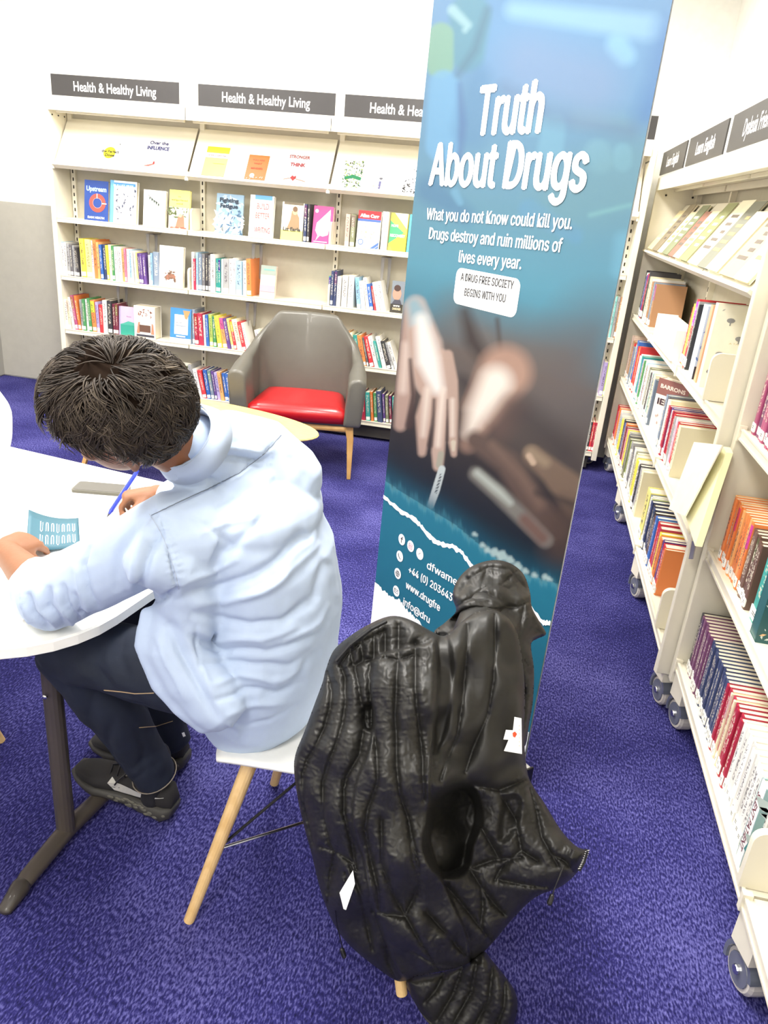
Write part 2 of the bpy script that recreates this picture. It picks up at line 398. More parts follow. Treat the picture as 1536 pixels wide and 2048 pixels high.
# grey hanging book supports under the shelves of the long bookcase
def support(px, py0, py1, label):
    P = atY(px, py0, 5.2); Q = atY(px, py1, 5.2); z0, z1 = Q[2], P[2]
    t = MB(); m = M_steelgrey
    o = thing('hanging_book_support', label, 'book support', (P[0], 5.2, z0), group='hanging grey book supports')
    H_ = z1-z0; t.prism([(-.030, H_), (-.006, H_), (-.010, H_*.55), (-.008, .012), (-.014, 0), (-.022, .012), (-.028, H_*.5)], .003, m)
    t.obj('blade', o)
    MB().prism([(.006, H_), (.030, H_), (.028, H_*.5), (.022, .012), (.014, 0), (.008, .012), (.010, H_*.55)], .003, m, Matrix.Translation((0, .05, 0))).obj('blade', o)
    MB().box(-.03, .03, -.01, .1, z1-z0-.004, z1-z0, m).obj('clip', o)
for a in [(300, 468, 512, 'grey blade support hanging above the white fox-pattern book'), (240, 572, 612, 'grey blade support hanging above the lilac and teal book'), (512, 488, 560, 'grey blade support hanging beside the orange spine, second bay'), (500, 605, 655, 'grey blade support hanging just off the armchair back, left side'.replace(', left side', '')), (772, 515, 592, 'grey blade support hanging near the portrait cover, beside the banner')]:
    support(*a)

# ================================================================ roll-up banner
BA = np.array([-.4278, 2.4750, 0]); BPH = -.78829; BU = np.array([math.cos(BPH), math.sin(BPH), 0]); BV = np.array([.0046, .0314, 1.]); BN = np.cross(BU, BV); BN /= np.linalg.norm(BN)
if BN[1] > 0: BN = -BN       # towards the viewer
BW, BH = .85, 2.2
def bpt(s, z, l=0): return BA + BU*s + BV*z + BN*l
ban = thing('roll_up_banner', 'tall blue and teal roll-up banner with white lettering reading Truth About Drugs', 'banner', tuple(BA + BU*BW/2))
def stroke(P, pts, rads, soft):
    n = len(pts); acc = np.zeros(len(P))
    for i in range(n-1):
        a, b_ = np.array(pts[i], float), np.array(pts[i+1], float); d = b_-a; t = np.clip(((P-a)@d)/(d@d+1e-9), 0, 1)
        r_ = rads[i] + (rads[i+1]-rads[i])*t; dist = np.linalg.norm(P-(a+t[:, None]*d), axis=1)
        acc = np.maximum(acc, 1-np.clip((dist-r_+soft/2)/soft, 0, 1))
    return acc
def paint_banner(S, Z):
    P3 = BA[None]+S[:, None]*BU+Z[:, None]*BV; P = proj(P3); X, Y = P[:, 0], P[:, 1]
    def L(c): return np.array(lin(c)[:3])*.5
    C = np.zeros((len(P), 3))
    # vertical gradient along the print
    zs = [0, .45, .60, .75, .9, 1.05, 1.2, 1.3, 1.42, 1.6, 1.85, 2.2]
    cs = [(36, 130, 160), (34, 128, 158), (20, 70, 88), (24, 34, 44), (44, 38, 40), (82, 70, 66), (98, 92, 92), (74, 140, 165), (92, 162, 188), (104, 158, 184), (112, 160, 198), (112, 164, 204)]
    # the torn lower edge runs level with the print, the dark part follows it
    for k in range(3): C[:, k] = np.interp(Z, zs, [L(c)[k] for c in cs])
    def over(mask, c, a=1.0):
        nonlocal C
        m = (mask*a)[:, None]; C = C*(1-m) + L(c)*m
    # pills
    over(stroke(P, [(1000, 20), (1330, 60)], [150, 120], 60), (112, 158, 208), .55)
    over(stroke(P, [(1010, 100), (1290, 130)], [70, 95], 40), (118, 168, 214), .55)
    over(stroke(P, [(1030, 20), (1300, 55)], [18, 26], 26), (156, 204, 238), .8)
    over(stroke(P, [(1235, 90), (1250, 110)], [22, 20], 20), (150, 204, 240), .8)
    over(stroke(P, [(940, 30), (935, 110)], [42, 34], 14), (100, 158, 178), .8)
    over(stroke(P, [(905, 20), (935, 50), (930, 60)], [10, 8, 5], 10), (170, 214, 224), .8)
    over(stroke(P, [(882, 70), (880, 130)], [25, 27], 8), (136, 184, 166), .95)
    over(stroke(P, [(888, 170), (885, 290)], [30, 34], 10), (122, 182, 226), .8)
    over(stroke(P, [(960, 150), (940, 260)], [22, 34], 30), (96, 146, 190), .6)
    over(stroke(P, [(1060, 250), (1110, 250), (1100, 300)], [20, 22, 26], 12), (128, 186, 214), .6)
    over(stroke(P, [(1195, 305), (1200, 320)], [26, 26], 14), (134, 190, 212), .5)
    over(stroke(P, [(1245, 305), (1245, 325)], [18, 18], 10), (134, 196, 222), .6)
    over(stroke(P, [(1160, 240), (1290, 250)], [16, 14], 30), (130, 176, 196), .5)
    over(stroke(P, [(1060, 420), (1150, 470)], [22, 16], 14), (98, 160, 204), .6)
    over(stroke(P, [(860, 380), (930, 430)], [30, 16], 30), (76, 126, 172), .6)
    over(stroke(P, [(910, 385), (920, 405)], [8, 6], 8), (120, 180, 214), .7)
    over(stroke(P, [(1130, 400), (1270, 350)], [60, 80], 80), (116, 164, 176), .5)
    over(stroke(P, [(1180, 430), (1260, 410)], [4, 4], 8), (134, 196, 200), .6)
    over(stroke(P, [(1245, 480), (1240, 540)], [16, 18], 20), (122, 190, 220), .5)
    over(stroke(P, [(1330, 60), (1322, 160), (1290, 235)], [22, 26, 24], 40), (84, 134, 196), .6)
    over(stroke(P, [(1010, 175), (1100, 235), (1260, 262)], [10, 12, 12], 34), (104, 132, 170), .55)
    over(stroke(P, [(1060, 130), (1180, 170)], [60, 60], 70), (146, 168, 206), .5)
    over(stroke(P, [(975, 20), (950, 100), (915, 150)], [7, 8, 6], 16), (84, 122, 150), .6)
    over(stroke(P, [(918, 170), (925, 250), (918, 320)], [5, 8, 6], 14), (84, 120, 176), .6)
    # blurred face and warm browns
    over(stroke(P, [(920, 640), (1000, 700), (1120, 720)], [40, 60, 60], 90), (116, 96, 84), .7)
    over(stroke(P, [(1130, 760), (1190, 660)], [60, 60], 120), (100, 92, 94), .6)
    over(stroke(P, [(930, 625), (945, 680), (975, 730)], [9, 16, 10], 26), (52, 38, 38), .9)
    over(stroke(P, [(995, 640), (1003, 720)], [4, 3], 10), (70, 56, 54), .8)
    over(stroke(P, [(935, 770), (925, 760)], [14, 10], 24), (40, 32, 38), .7)
    over(stroke(P, [(1010, 745), (968, 815), (936, 888)], [52, 36, 10], 30), (188, 150, 132), 1)
    over(stroke(P, [(992, 765), (958, 822), (938, 866)], [30, 20, 5], 34), (255, 246, 236), 1)
    over(stroke(P, [(1030, 820), (1000, 860)], [26, 20], 36), (96, 72, 66), .8)
    over(stroke(P, [(1050, 830), (1130, 900)], [26, 30], 50), (44, 36, 42), .6)
    # far brown hand
    over(stroke(P, [(950, 880), (1015, 925), (1055, 990), (1100, 1060)], [18, 24, 26, 30], 18), (98, 78, 70), 1)
    over(stroke(P, [(985, 890), (1040, 950), (1080, 1010)], [5, 7, 8], 22), (134, 108, 94), .7)
    over(stroke(P, [(1066, 912), (1105, 945), (1160, 1000)], [20, 24, 40], 14), (122, 100, 84), 1)
    over(stroke(P, [(1062, 905), (1090, 925)], [12, 10], 16), (164, 142, 118), .8)
    over(stroke(P, [(1058, 912), (1066, 925)], [6, 6], 6), (212, 184, 160), .9)
    over(stroke(P, [(1130, 1040), (1120, 1100)], [40, 34], 50), (84, 66, 58), .8)
    over(stroke(P, [(1075, 985), (1150, 1010)], [5, 5], 18), (40, 34, 36), .8)
    # grey finger
    over(stroke(P, [(952, 948), (995, 985), (1045, 1035), (1090, 1080)], [13, 15, 15, 14], 14), (136, 132, 126), 1)
    over(stroke(P, [(955, 946), (1000, 985), (1020, 1005)], [6, 7, 5], 14), (206, 216, 208), .8)
    over(stroke(P, [(1050, 1040), (1085, 1076)], [12, 12], 16), (124, 92, 82), .9)
    # near bright hand
    over(stroke(P, [(822, 615), (818, 700), (808, 800), (800, 850)], [14, 18, 18, 12], 10), (190, 160, 148), 1)
    over(stroke(P, [(812, 690), (806, 780)], [7, 8], 14), (238, 216, 204), .8)
    over(stroke(P, [(832, 612), (850, 690), (862, 760)], [20, 34, 32], 12), (206, 186, 176), 1)
    over(stroke(P, [(828, 610), (840, 640)], [14, 20], 20), (140, 188, 206), .8)
    over(stroke(P, [(834, 668), (848, 762), (862, 791), (848, 835), (844, 905)], [18, 18, 18, 17, 8], 8), (200, 170, 156), 1)
    over(stroke(P, [(880, 715), (887, 762), (889, 795), (880, 842), (876, 905), (876, 932)], [17, 17, 15, 14, 13, 10], 7), (206, 178, 164), 1)
    over(stroke(P, [(896, 710), (905, 762), (907, 813), (906, 885), (908, 908)], [10, 11, 10, 9, 6], 6), (196, 168, 154), 1)
    over(stroke(P, [(842, 640), (856, 720), (874, 775)], [12, 22, 12], 20), (255, 250, 246), 1)
    over(stroke(P, [(855, 780), (850, 830), (846, 870)], [7, 6, 4], 12), (244, 226, 214), .9)
    over(stroke(P, [(886, 780), (880, 840), (876, 890)], [6, 6, 5], 10), (248, 230, 218), .9)
    over(stroke(P, [(905, 800), (905, 870)], [4, 4], 8), (240, 222, 210), .9)
    over(stroke(P, [(820, 720), (826, 790), (818, 850)], [3, 5, 8], 8), (70, 50, 48), .9)
    over(stroke(P, [(868, 800), (866, 850), (860, 890)], [3, 4, 6], 6), (60, 46, 46), .8)
    over(stroke(P, [(895, 800), (894, 880)], [1.5, 3], 4), (80, 62, 58), .8)
    over(stroke(P, [(882, 908), (878, 930)], [6, 6], 4), (176, 176, 160), .9); over(stroke(P, [(907, 885), (907, 900)], [5, 3], 3), (222, 210, 190), .9)
    over(stroke(P, [(884, 938), (872, 980), (861, 1012)], [7, 8, 7], 2), (214, 224, 226), 1)
    over(stroke(P, [(882, 950), (872, 985)], [2.5, 2.5], 2)*(np.sin(Y*1.1+X*.6) > -.3), (40, 50, 60), .9)
    # powder line, glow below
    line = np.interp(X, [760, 790, 830, 860, 905, 930, 960, 1000, 1050, 1130], [955, 975, 1000, 1018, 1045, 1065, 1090, 1120, 1148, 1172])
    wob = 5*np.sin(X*.21)+3*np.sin(X*.57+1)+2*np.sin(X*1.3)
    d = Y-(line+wob)
    over(np.clip(d/6, 0, 1)*(Z < .75), (44, 140, 170), 1)
    over(np.exp(-(d/9)**2)*(Z < .8), (104, 184, 204), .7)
    d3 = Y-line; over(np.exp(-(d3/34)**2)*(d3 < 0)*(Z < .8), (22, 92, 118), .7)
    for (qx, qy, qr) in [(949, 1068, 4), (965, 1090, 5), (975, 1100, 6), (990, 1105, 9), (1005, 1112, 11), (1020, 1120, 8), (1035, 1133, 9), (1050, 1142, 6), (1068, 1150, 5), (1090, 1154, 6), (1098, 1158, 4)]:
        over(stroke(P, [(qx, qy), (qx+4, qy+2)], [qr, qr*.6], 6), (205, 232, 232), .85)
    d2 = Z - (.118+.012*np.sin(S*40)+.01*np.sin(S*90+1)+.006*np.sin(S*190) + .16*np.clip((.42-S)/.42, -.2, 1))
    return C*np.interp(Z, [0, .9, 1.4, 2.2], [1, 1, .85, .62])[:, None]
nu, nv = 230, 560
S, Z = np.meshgrid(np.linspace(0, BW, nu), np.linspace(.07, BH, nv)); S, Z = S.ravel(), Z.ravel()
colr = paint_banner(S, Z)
curl = -.0006*np.cos(S/BW*2*PI)
co = BA[None]+S[:, None]*BU+Z[:, None]*BV+curl[:, None]*BN
me = bpy.data.meshes.new('printed_fabric')
idx = np.arange(nu*nv).reshape(nv, nu); fa = np.stack([idx[:-1, :-1], idx[:-1, 1:], idx[1:, 1:], idx[1:, :-1]], -1).reshape(-1, 4)
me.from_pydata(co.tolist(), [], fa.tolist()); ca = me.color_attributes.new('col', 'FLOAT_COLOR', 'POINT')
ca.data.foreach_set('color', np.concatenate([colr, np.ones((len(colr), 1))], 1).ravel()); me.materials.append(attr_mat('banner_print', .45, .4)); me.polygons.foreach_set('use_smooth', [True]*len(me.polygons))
fab = bpy.data.objects.new('printed_fabric', me); COL.objects.link(fab); fab.parent = ban; fab.matrix_parent_inverse = parent_inv(ban)
MB().add([bpt(0, .07, -.006), bpt(BW, .07, -.006), bpt(BW, BH, -.006), bpt(0, BH, -.006)], [(0, 1, 2, 3)], M_white).obj('fabric_backing', ban, world=True)
def btext(name, body, s0, z0, s1, z1, cap, m=M_text, bold=.0, dz=0, spacing=1.0, mb=None):
    O = bpt(s0, z0, .0018); X = (bpt(s1, z1, .0018)-O); wd = np.linalg.norm(X); X = X/wd
    if not SANS: put_text(mb, body, O, X, BV/np.linalg.norm(BV), wd, cap, m, bold, spacing=spacing); return
    # strokes are thickened by a few shifted layers of the same flat glyphs
    for k, (a, b_) in enumerate(((0, 0), (1, 0), (-1, 0), (0, 1), (0, -1), (.5, .5), (-.5, -.5)) if bold else ((0, 0),)):
        put_text(mb, body, O+X*a*bold*cap*1.1+BV*b_*bold*cap*.6+BN*(.00004*k), X, BV/np.linalg.norm(BV), wd, cap, m, 0, spacing=spacing, font=SANS)
tl = MB()
btext('', 'Truth', .268, 1.783, .515, 1.786, .118, bold=.045, mb=tl, spacing=1.0); btext('', 'About Drugs', .076, 1.65, .696, 1.656, .112, bold=.045, mb=tl, spacing=1.0)
tl.obj('title_lettering', ban, world=True)
tl = MB()
for s_, z_, s2, z2, tx in ((.08, 1.552, .68, 1.569, 'What you do not Know could kill you.'), (.103, 1.498, .658, 1.513, 'Drugs destroy and ruin millions of'), (.26, 1.447, .524, 1.457, 'lives every year.')):
    tl = MB(); btext('', tx, s_, z_, s2, z2, .032, bold=.028, mb=tl); tl.obj('subtitle_lettering', ban, world=True)
bd = MB(); pts = []
for cx_, cz_, a0 in ((.51, 1.41, 0), (.278, 1.41, PI/2), (.278, 1.352, PI), (.51, 1.352, 1.5*PI)):
    for k in range(6): a = a0+k*PI/10; pts.append(bpt(cx_+.022*math.cos(a), cz_+.022*math.sin(a), .0013))
bd.quad(pts, M_white); bo = bd.obj('slogan_badge', ban, world=True)
tl = MB(); btext('', 'A DRUG FREE SOCIETY', .28, 1.398, .506, 1.403, .021, M_ink, mb=tl, bold=.03); btext('', 'BEGINS WITH YOU', .305, 1.358, .482, 1.365, .021, M_ink, mb=tl, bold=.03)
tl.obj('badge_lettering', ban, world=True)
tl = MB()
for tx, s_, z_, s2, z2 in (('dfwamedi', .292, .472, .487, .485), ('+44 (0) 203643', .196, .412, .438, .421), ('www.drugfre', .19, .35, .385, .357), ('info@dru', .186, .282, .341, .288)):
    tl = MB(); btext('', tx, s_, z_, s2, z2, .026, bold=.04, mb=tl); tl.obj('contact_lettering', ban, world=True)
ic = MB(); gl = MB(); M_teal = mat('teal_print', (30, 110, 140), .5)
for k, (s_, z_) in enumerate(((.136, .51), (.19, .508), (.245, .503), (.135, .446), (.134, .378), (.137, .31))):
    ic = MB(); ic.quad([bpt(s_+.020*math.cos(2*PI*q/20), z_+.020*math.sin(2*PI*q/20), .0013) for q in range(20)], M_text); ic.obj('icon_disc', ban, world=True)
    T = lambda pts_, r_: gl.tube([bpt(s_+a, z_+b_, .0018) for a, b_ in pts_], [(r_, .0004)]*len(pts_), M_ink if k != 1 else mat('pink_print', (190, 90, 120), .5), 6, ref=BU)
    circ = lambda r_: [(r_*math.cos(2*PI*q/14), r_*math.sin(2*PI*q/14)) for q in range(15)]
    if k == 0: T([(0, -.012), (0, .006), (.003, .011), (.008, .012)], .002); T([(-.006, .003), (.006, .003)], .0017)
    if k == 1: T([(-.009, -.009), (.009, -.009), (.009, .009), (-.009, .009), (-.009, -.009)], .001); T(circ(.0045), .001)
    if k == 2: T([(-.006, -.004), (.0, .004), (.006, .006)], .0009)
    if k == 3: T([(-.007, .009), (-.007, .002), (0, -.006), (.008, -.008)], .002)
    if k == 4: T(circ(.011), .001); T([(-.011, 0), (.011, 0)], .0008); T([(0, -.011), (0, .011)], .0008); T([(.005*math.cos(q), .011*math.sin(q)) for q in np.linspace(0, 6.28, 13)], .0008)
    if k == 5: T([(-.011, -.007), (.011, -.007), (.011, .008), (-.011, .008), (-.011, -.007)], .001); T([(-.011, .008), (0, -.001), (.011, .008)], .001)
gl.obj('icon_glyph', ban, world=True)
# torn paper edges
def torn(pts, wd, seed):
    rnd = random.Random(seed); mb = MB(); up, dn = [], []
    P = np.array(pts, float); n = 90; tt = np.linspace(0, 1, n); seg = np.linspace(0, 1, len(P))
    for t_ in tt:
        s_, z_ = np.interp(t_, seg, P[:, 0]), np.interp(t_, seg, P[:, 1])
        up.append(bpt(s_, z_+wd*.5*rnd.uniform(.5, 1.5), .0013)); dn.append(bpt(s_, z_-wd*.5*rnd.uniform(.5, 1.5), .0013))
    mb.add(up+dn, [(i, i+1, n+i+1, n+i) for i in range(n-1)], M_text); return mb
def sz(x, y):
    d = ray(x, y); n = np.cross(BU, BV); t_ = ((BA-CO)@n)/(d@n); p = CO+d*t_-BA; z_ = p[2]; return (float((p-z_*BV)@BU), float(z_))
TL = [sz(*q) for q in [(770, 994), (800, 1022), (832, 1040), (850, 1062), (872, 1085), (905, 1093), (925, 1105), (945, 1135), (960, 1142), (1000, 1150), (1040, 1190), (1085, 1245), (1100, 1246)]]
TL[0] = (0.0, TL[0][1]); TL[-1] = (BW, TL[-1][1]); torn(TL, .015, 3).obj('torn_paper_edge', ban, world=True)
q = [sz(*a) for a in [(748, 1163), (775, 1188), (800, 1200), (820, 1225), (838, 1243), (880, 1290), (930, 1350), (1000, 1400), (1054, 1462)]]; q[0] = (0, q[0][1]); q[-1] = (BW, q[-1][1])
rnd = random.Random(5); mb = MB(); up, dn = [], []
for t_ in np.linspace(0, 1, 80):
    s_ = np.interp(t_, np.linspace(0, 1, len(q)), [a[0] for a in q]); z_ = np.interp(t_, np.linspace(0, 1, len(q)), [a[1] for a in q])
    up.append(bpt(s_, max(z_+rnd.uniform(-.006, .006), .08), .0013)); dn.append(bpt(s_, .072, .0013))
mb.add(up+dn, [(i, i+1, 80+i+1, 80+i) for i in range(79)], M_text); mb.obj('white_paper_foot', ban, world=True)
Mb = Matrix.Translation(tuple(BA + BU*BW/2)) @ Matrix.Rotation(BPH, 4, 'Z')
bs = MB().box(-BW/2-.01, BW/2+.008, -.026, .03, .012, .07, mat('satin_aluminium', (190, 190, 192), .35, metal=.8)).box(-BW/2-.016, -BW/2-.01, -.03, .034, .01, .074, M_black).box(BW/2+.008, BW/2+.016, -.03, .034, .01, .074, M_black)
bo = bs.obj('banner_base', ban, bevel=.004); bo.rotation_euler = (0, 0, BPH)
for sx in (-.28, .24):
    f = MB().box(sx-.02, sx+.02, -.16, .16, 0, .012, mat('satin_aluminium', (190, 190, 192))).obj('foot', ban, bevel=.003); f.rotation_euler = (0, 0, BPH)
pl = bpt(BW/2, .07, -.03); MB().tube([pl, bpt(BW/2, BH, -.03)], .009, M_steelgrey, 10).obj('support_pole', ban, world=True)
MB().tube([bpt(-.003, BH, -.004), bpt(BW+.003, BH, -.004)], .014, M_steelgrey, 10).obj('top_rail', ban, world=True)

# ================================================================ writing table
TZ = .73; ta = math.radians(-9.2)
tu = np.array([math.cos(ta), math.sin(ta)]); tv = np.array([-math.sin(ta), math.cos(ta)])   # tu along the length, tv to the far side
tc0 = np.array([-.815, 1.045])      # near corner before rounding (short end at +tu)
tab = thing('writing_table', 'white round-cornered table with a dark steel leg that the man writes on', 'table', (-1.5, 1.6, 0))
Ltab, Dtab, rc = 1.7, .96, .25
out = []
for (a, b_, a0) in ((-rc, rc, -PI/2), (-rc, Dtab-rc, 0), (-Ltab+rc, Dtab-rc, PI/2), (-Ltab+rc, rc, PI)):
    for k in range(9):
        an = a0+k*PI/16; u_ = a+rc*math.cos(an); v_ = b_+rc*math.sin(an); p = tc0+tu*u_+tv*v_; out.append(p)
tm = MB(); n = len(out)
rings = [(.0, TZ), (.0, TZ-.026)]
vs = []; C0 = tc0+tu*(-Ltab/2)+tv*(Dtab/2)
for sc_, z_ in ((.994, TZ), (1.0, TZ-.003), (1.0, TZ-.024), (.994, TZ-.028)):
    for p in out: vs.append((*(C0+(p-C0)*sc_), z_))
fs = [tuple(range(n)), tuple(reversed(range(3*n, 4*n)))]
for r_ in range(3): fs += [(r_*n+k, r_*n+(k+1) % n, (r_+1)*n+(k+1) % n, (r_+1)*n+k) for k in range(n)]
tm.add(vs, fs, mat('white_table_laminate', (246, 244, 236), .3, coat=.2)); tm.obj('tabletop', tab, world=True)
M_leg = mat('dark_bronze_steel', (92, 84, 76), .38, metal=.4)
for j, off in enumerate((0, -1.32)):
    o_ = np.array([tu[0]*off, tu[1]*off]); P = lambda x, y, z: (x+o_[0], y+o_[1], z)
    MB().tube([P(-.985, 1.345, TZ-.028), P(-.975, 1.33, .035)], .023, M_leg, 16).obj('leg_post', tab, world=True)
    ft = MB().tube([P(-.985, 1.115, .012), P(-.982, 1.18, .026), P(-.975, 1.34, .03), P(-.94, 1.56, .028), P(-.92, 1.82, .014)], [(.016, .010), (.022, .02), (.024, .022), (.022, .02), (.016, .012)], M_leg, 14, round_=True).obj('foot_bar', tab, world=True, smooth=True)
    MB().tube([P(-.985, 1.10, .011), P(-.983, 1.155, .022)], [(.018, .011), (.0235, .022)], mat('glossy_end_cap', (60, 54, 48), .4, coat=.2), 14, round_=True).obj('foot_cap', tab, world=True, smooth=True)
    MB().lathe([(.006, 0), (.006, .004), (.003, .006)], M_chrome, 10, Matrix.Translation(P(-.98, 1.310, .46)) @ Matrix.Rotation(PI/2, 4, 'X')).obj('screw', tab, world=True)
MB().tube([(-.985, 1.345, TZ-.05), (-.985+tu[0]*-1.32, 1.345+tu[1]*-1.32, TZ-.05)], .018, M_leg, 10).obj('cross_beam', tab, world=True)

# ================================================================ white shell chair
def shell(name, parent, back_h=.335, w0=.23, m=M_white, th=.008):
    """Moulded seat shell; local frame: faces -x, origin under the seat centre on the floor, seat at .45"""
    NU, NV = 25, 34; vs = []
    def pt(u, v):
        # v 0 front edge .. 1 top of back ; u -1..1
        if v < .5:
            t = v/.5; x = -.235+.40*t; z = .474+.012*(1-t)**3*(-1.6)+.0*t - .012*math.sin(t*PI)
            hw = w0*(.85+.15*max(0, t-.55)/.45); cup = .030*abs(u)**3*math.sin(min(1, t*1.1)*PI*.5)
            fe = .03*(abs(u)**4)*(1-t)**2
            return (x+fe, u*hw, z+cup)
        t = (v-.5)/.5; a = t*t*(3-2*t)
        x = .165+.085*math.sin(min(t*1.6, 1)*PI/2)+.035*t; z = .474 + back_h*max(0, t)**1.15
        hw = w0*(1-.02*t) * (1 - .16*max(0, t-.6)**1.5*(1))
        if t > .75: hw *= math.sqrt(max(.0, 1-((t-.75)/.25)**4*.35))
        wrap = -.07*abs(u)**2.6*math.sin(min(1, t*1.4+.25)*PI/2)*(1-.4*t)
        top = -.035*abs(u)**4*t
        return (x+wrap, u*hw, z+.03*abs(u)**3*(1-t)**2+top)
    for i in range(NU):
        for j in range(NV): vs.append(pt(-1+2*i/(NU-1), j/(NV-1)))
    fs = [(i*NV+j, (i+1)*NV+j, (i+1)*NV+j+1, i*NV+j+1) for i in range(NU-1) for j in range(NV-1)]
    o = MB().add(vs, fs, m).obj(name, parent, smooth=True)
    s = o.modifiers.new('s', 'SOLIDIFY'); s.thickness = th; s.offset = 0
    return o
def shell_chair(name, loc, rz, label, group, legs=True):
    t = thing(name, label, 'chair', loc, rz, group)
    shell('shell', t)
    F = [(-.255, -.235), (-.255, .25), (.265, -.235), (.265, .25)]
    for fx, fy in F:
        a = (fx*.55, fy*.6, .462); b_ = (fx, fy, .0)
        MB().tube([a, b_], [.018, .0125], M_wood, 16).obj('leg', t, smooth=False)
        MB().lathe([(.0125, .0), (.0125, .004), (.009, -.0)], M_black, 12, Matrix.Translation((fx, fy, 0))) if False else None
    q = MB()
    for (a, b_) in ((0, 3), (1, 2)):
        A = Vector((F[a][0]*.8, F[a][1]*.82, .2)); B_ = Vector((F[b_][0]*.8, F[b_][1]*.82, .2)); q.tube([A, B_], .0035, M_chrome, 8)
        for s_ in (a, b_):
            S_ = Vector((F[s_][0]*.62, F[s_][1]*.66, .37)); o2 = b_ if s_ == a else a
            q.tube([Vector((F[s_][0]*.8, F[s_][1]*.82, .2)), Vector((F[o2][0]*.2, F[o2][1]*.2, .45))], .0035, M_black, 8)
    q.obj('wire_brace', t); MB().box(-.11, .08, -.12, .12, .438, .450, M_black).obj('mount_plate', t)
    return t
shell_chair('shell_chair', (-.30, 1.405, 0), math.radians(-5), 'white shell chair with beech legs under the man, a black jacket over its back', 'white shell chairs')
shell_chair('shell_chair', (-2.145, 2.30, 0), math.radians(80), 'empty white shell chair across the table, cut by the frame edge', 'white shell chairs')
shell_chair('shell_chair', (-1.62, 1.355, 0), math.radians(-90), 'white shell chair of which only one wooden leg tip shows under the table', 'white shell chairs')

# ================================================================ armchair
M_arm = mat('grey_leatherette', (92, 90, 83), .42, coat=.1, bump=.05, bscale=400); M_red = mat('red_leatherette', (176, 14, 22), .34, coat=.25)
M_oak = wood('oak_leg', (206, 158, 92), (224, 180, 112))
ac = thing('armchair', 'grey armchair with a red seat cushion and oak legs in front of the bookcase', 'armchair', (-1.325, 4.42, 0), math.radians(11))
# local frame: faces -y ; width along x
def arm_shell():
    NU = 61; prof_n = 10; vs = []
    # plan path from front of one arm round the back to the front of the other
    for i in range(NU):
        s_ = -1+2*i/(NU-1); a = abs(s_)
        # plan: back straight |s|<.42, corner, arm
        if a < .40: x = s_/.40*.235; y = .245
        else:
            t = (a-.40)/.60; k = min(1, t/.35); x = math.copysign(.235+.115*math.sin(k*PI/2)+.02*t, s_); y = .245-.14*(1-math.cos(k*PI/2))-.37*max(0, (t-.2)/.8)
        # top height
        if a < .30: zt = .90
        elif a < .62: t = (a-.30)/.32; zt = .90-.235*(t*t*(3-2*t))
        else: zt = .665-.04*((a-.62)/.38)
        zb = .335
        lean = .10*max(0, 1-a/.55)
        th = .022+.035*min(1, max(0, (a-.45)/.3))
        # normal in plan (outward)
        vs.append((x, y, zt, zb, lean, th, s_))
    V = []; 
    for i, (x, y, zt, zb, lean, th, s_) in enumerate(vs):
        j0, j1 = max(0, i-1), min(NU-1, i+1); tx, ty = vs[j1][0]-vs[j0][0], vs[j1][1]-vs[j0][1]; L = math.hypot(tx, ty); nx, ny = -ty/L, tx/L
        if i in (0, NU-1): pass
        row = []; H = zt-zb
        ring = []
        for k in range(9): z = zb+(H-th*.8)*k/8; ring.append((-th, z))
        for k in range(1, 6): an = PI-k*PI/6; ring.append((th*math.cos(an), zt-th*.8+th*.8*math.sin(an)))
        for k in range(9): z = zt-th*.8-(H-th*.8)*k/8; ring.append((th, z))
        for (o_, z) in ring:
            f = (z-zb)/(.9-zb); yy = y+lean*f*f*1.0; shrink = 1-.10*max(0, f-.5)*(1 if abs(s_) < .6 else 0)
            flare = 1-.10*(1-f)*(1 if abs(s_) > .5 else .3)
            V.append(((x+nx*o_)*shrink*flare, yy+ny*o_, z))
    m = 23; fs = [(i*m+k, i*m+k+1, (i+1)*m+k+1, (i+1)*m+k) for i in range(NU-1) for k in range(m-1)]
    fs += [(i*m+m-1, i*m, (i+1)*m, (i+1)*m+m-1) for i in range(NU-1)]; fs += [tuple(range(m)), tuple(reversed([(NU-1)*m+k for k in range(m)]))]
    return MB().add(V, fs, M_arm)
o = arm_shell().obj('padded_shell', ac, smooth=True); bv = o.modifiers.new('b', 'BEVEL'); bv.width = .018; bv.segments = 3; bv.limit_method = 'ANGLE'; bv.angle_limit = 1.0
MB().box(-.30, .30, -.22, .24, .325, .36, M_arm).obj('seat_pan', ac, bevel=.01)
c_ = MB(); NX, NY = 17, 13; vs = []
for zz in (0, 1):
    for i in range(NX):
        for j in range(NY):
            u_, v_ = -1+2*i/(NX-1), -1+2*j/(NY-1); hw = .305-.055*(v_*.5+.5)
            x = u_*hw; y = .005+v_*.235 - .02*(1-u_*u_)*(v_ < -.5)*1; e_ = (max(abs(u_), abs(v_)))**10
            vs.append((x, y, .36+(.075+.025*(v_*.5+.5)*0 - .03*e_ + .008*(1-u_*u_)) if zz else .345))
f_ = []; g = lambda k, i, j: k*NX*NY+i*NY+j
for i in range(NX-1):
    for j in range(NY-1): f_ += [(g(1, i, j), g(1, i+1, j), g(1, i+1, j+1), g(1, i, j+1)), (g(0, i, j), g(0, i, j+1), g(0, i+1, j+1), g(0, i+1, j))]
for i in range(NX-1): f_ += [(g(0, i, 0), g(0, i+1, 0), g(1, i+1, 0), g(1, i, 0)), (g(0, i, NY-1), g(1, i, NY-1), g(1, i+1, NY-1), g(0, i+1, NY-1))]
for j in range(NY-1): f_ += [(g(0, 0, j), g(1, 0, j), g(1, 0, j+1), g(0, 0, j+1)), (g(0, NX-1, j), g(0, NX-1, j+1), g(1, NX-1, j+1), g(1, NX-1, j))]
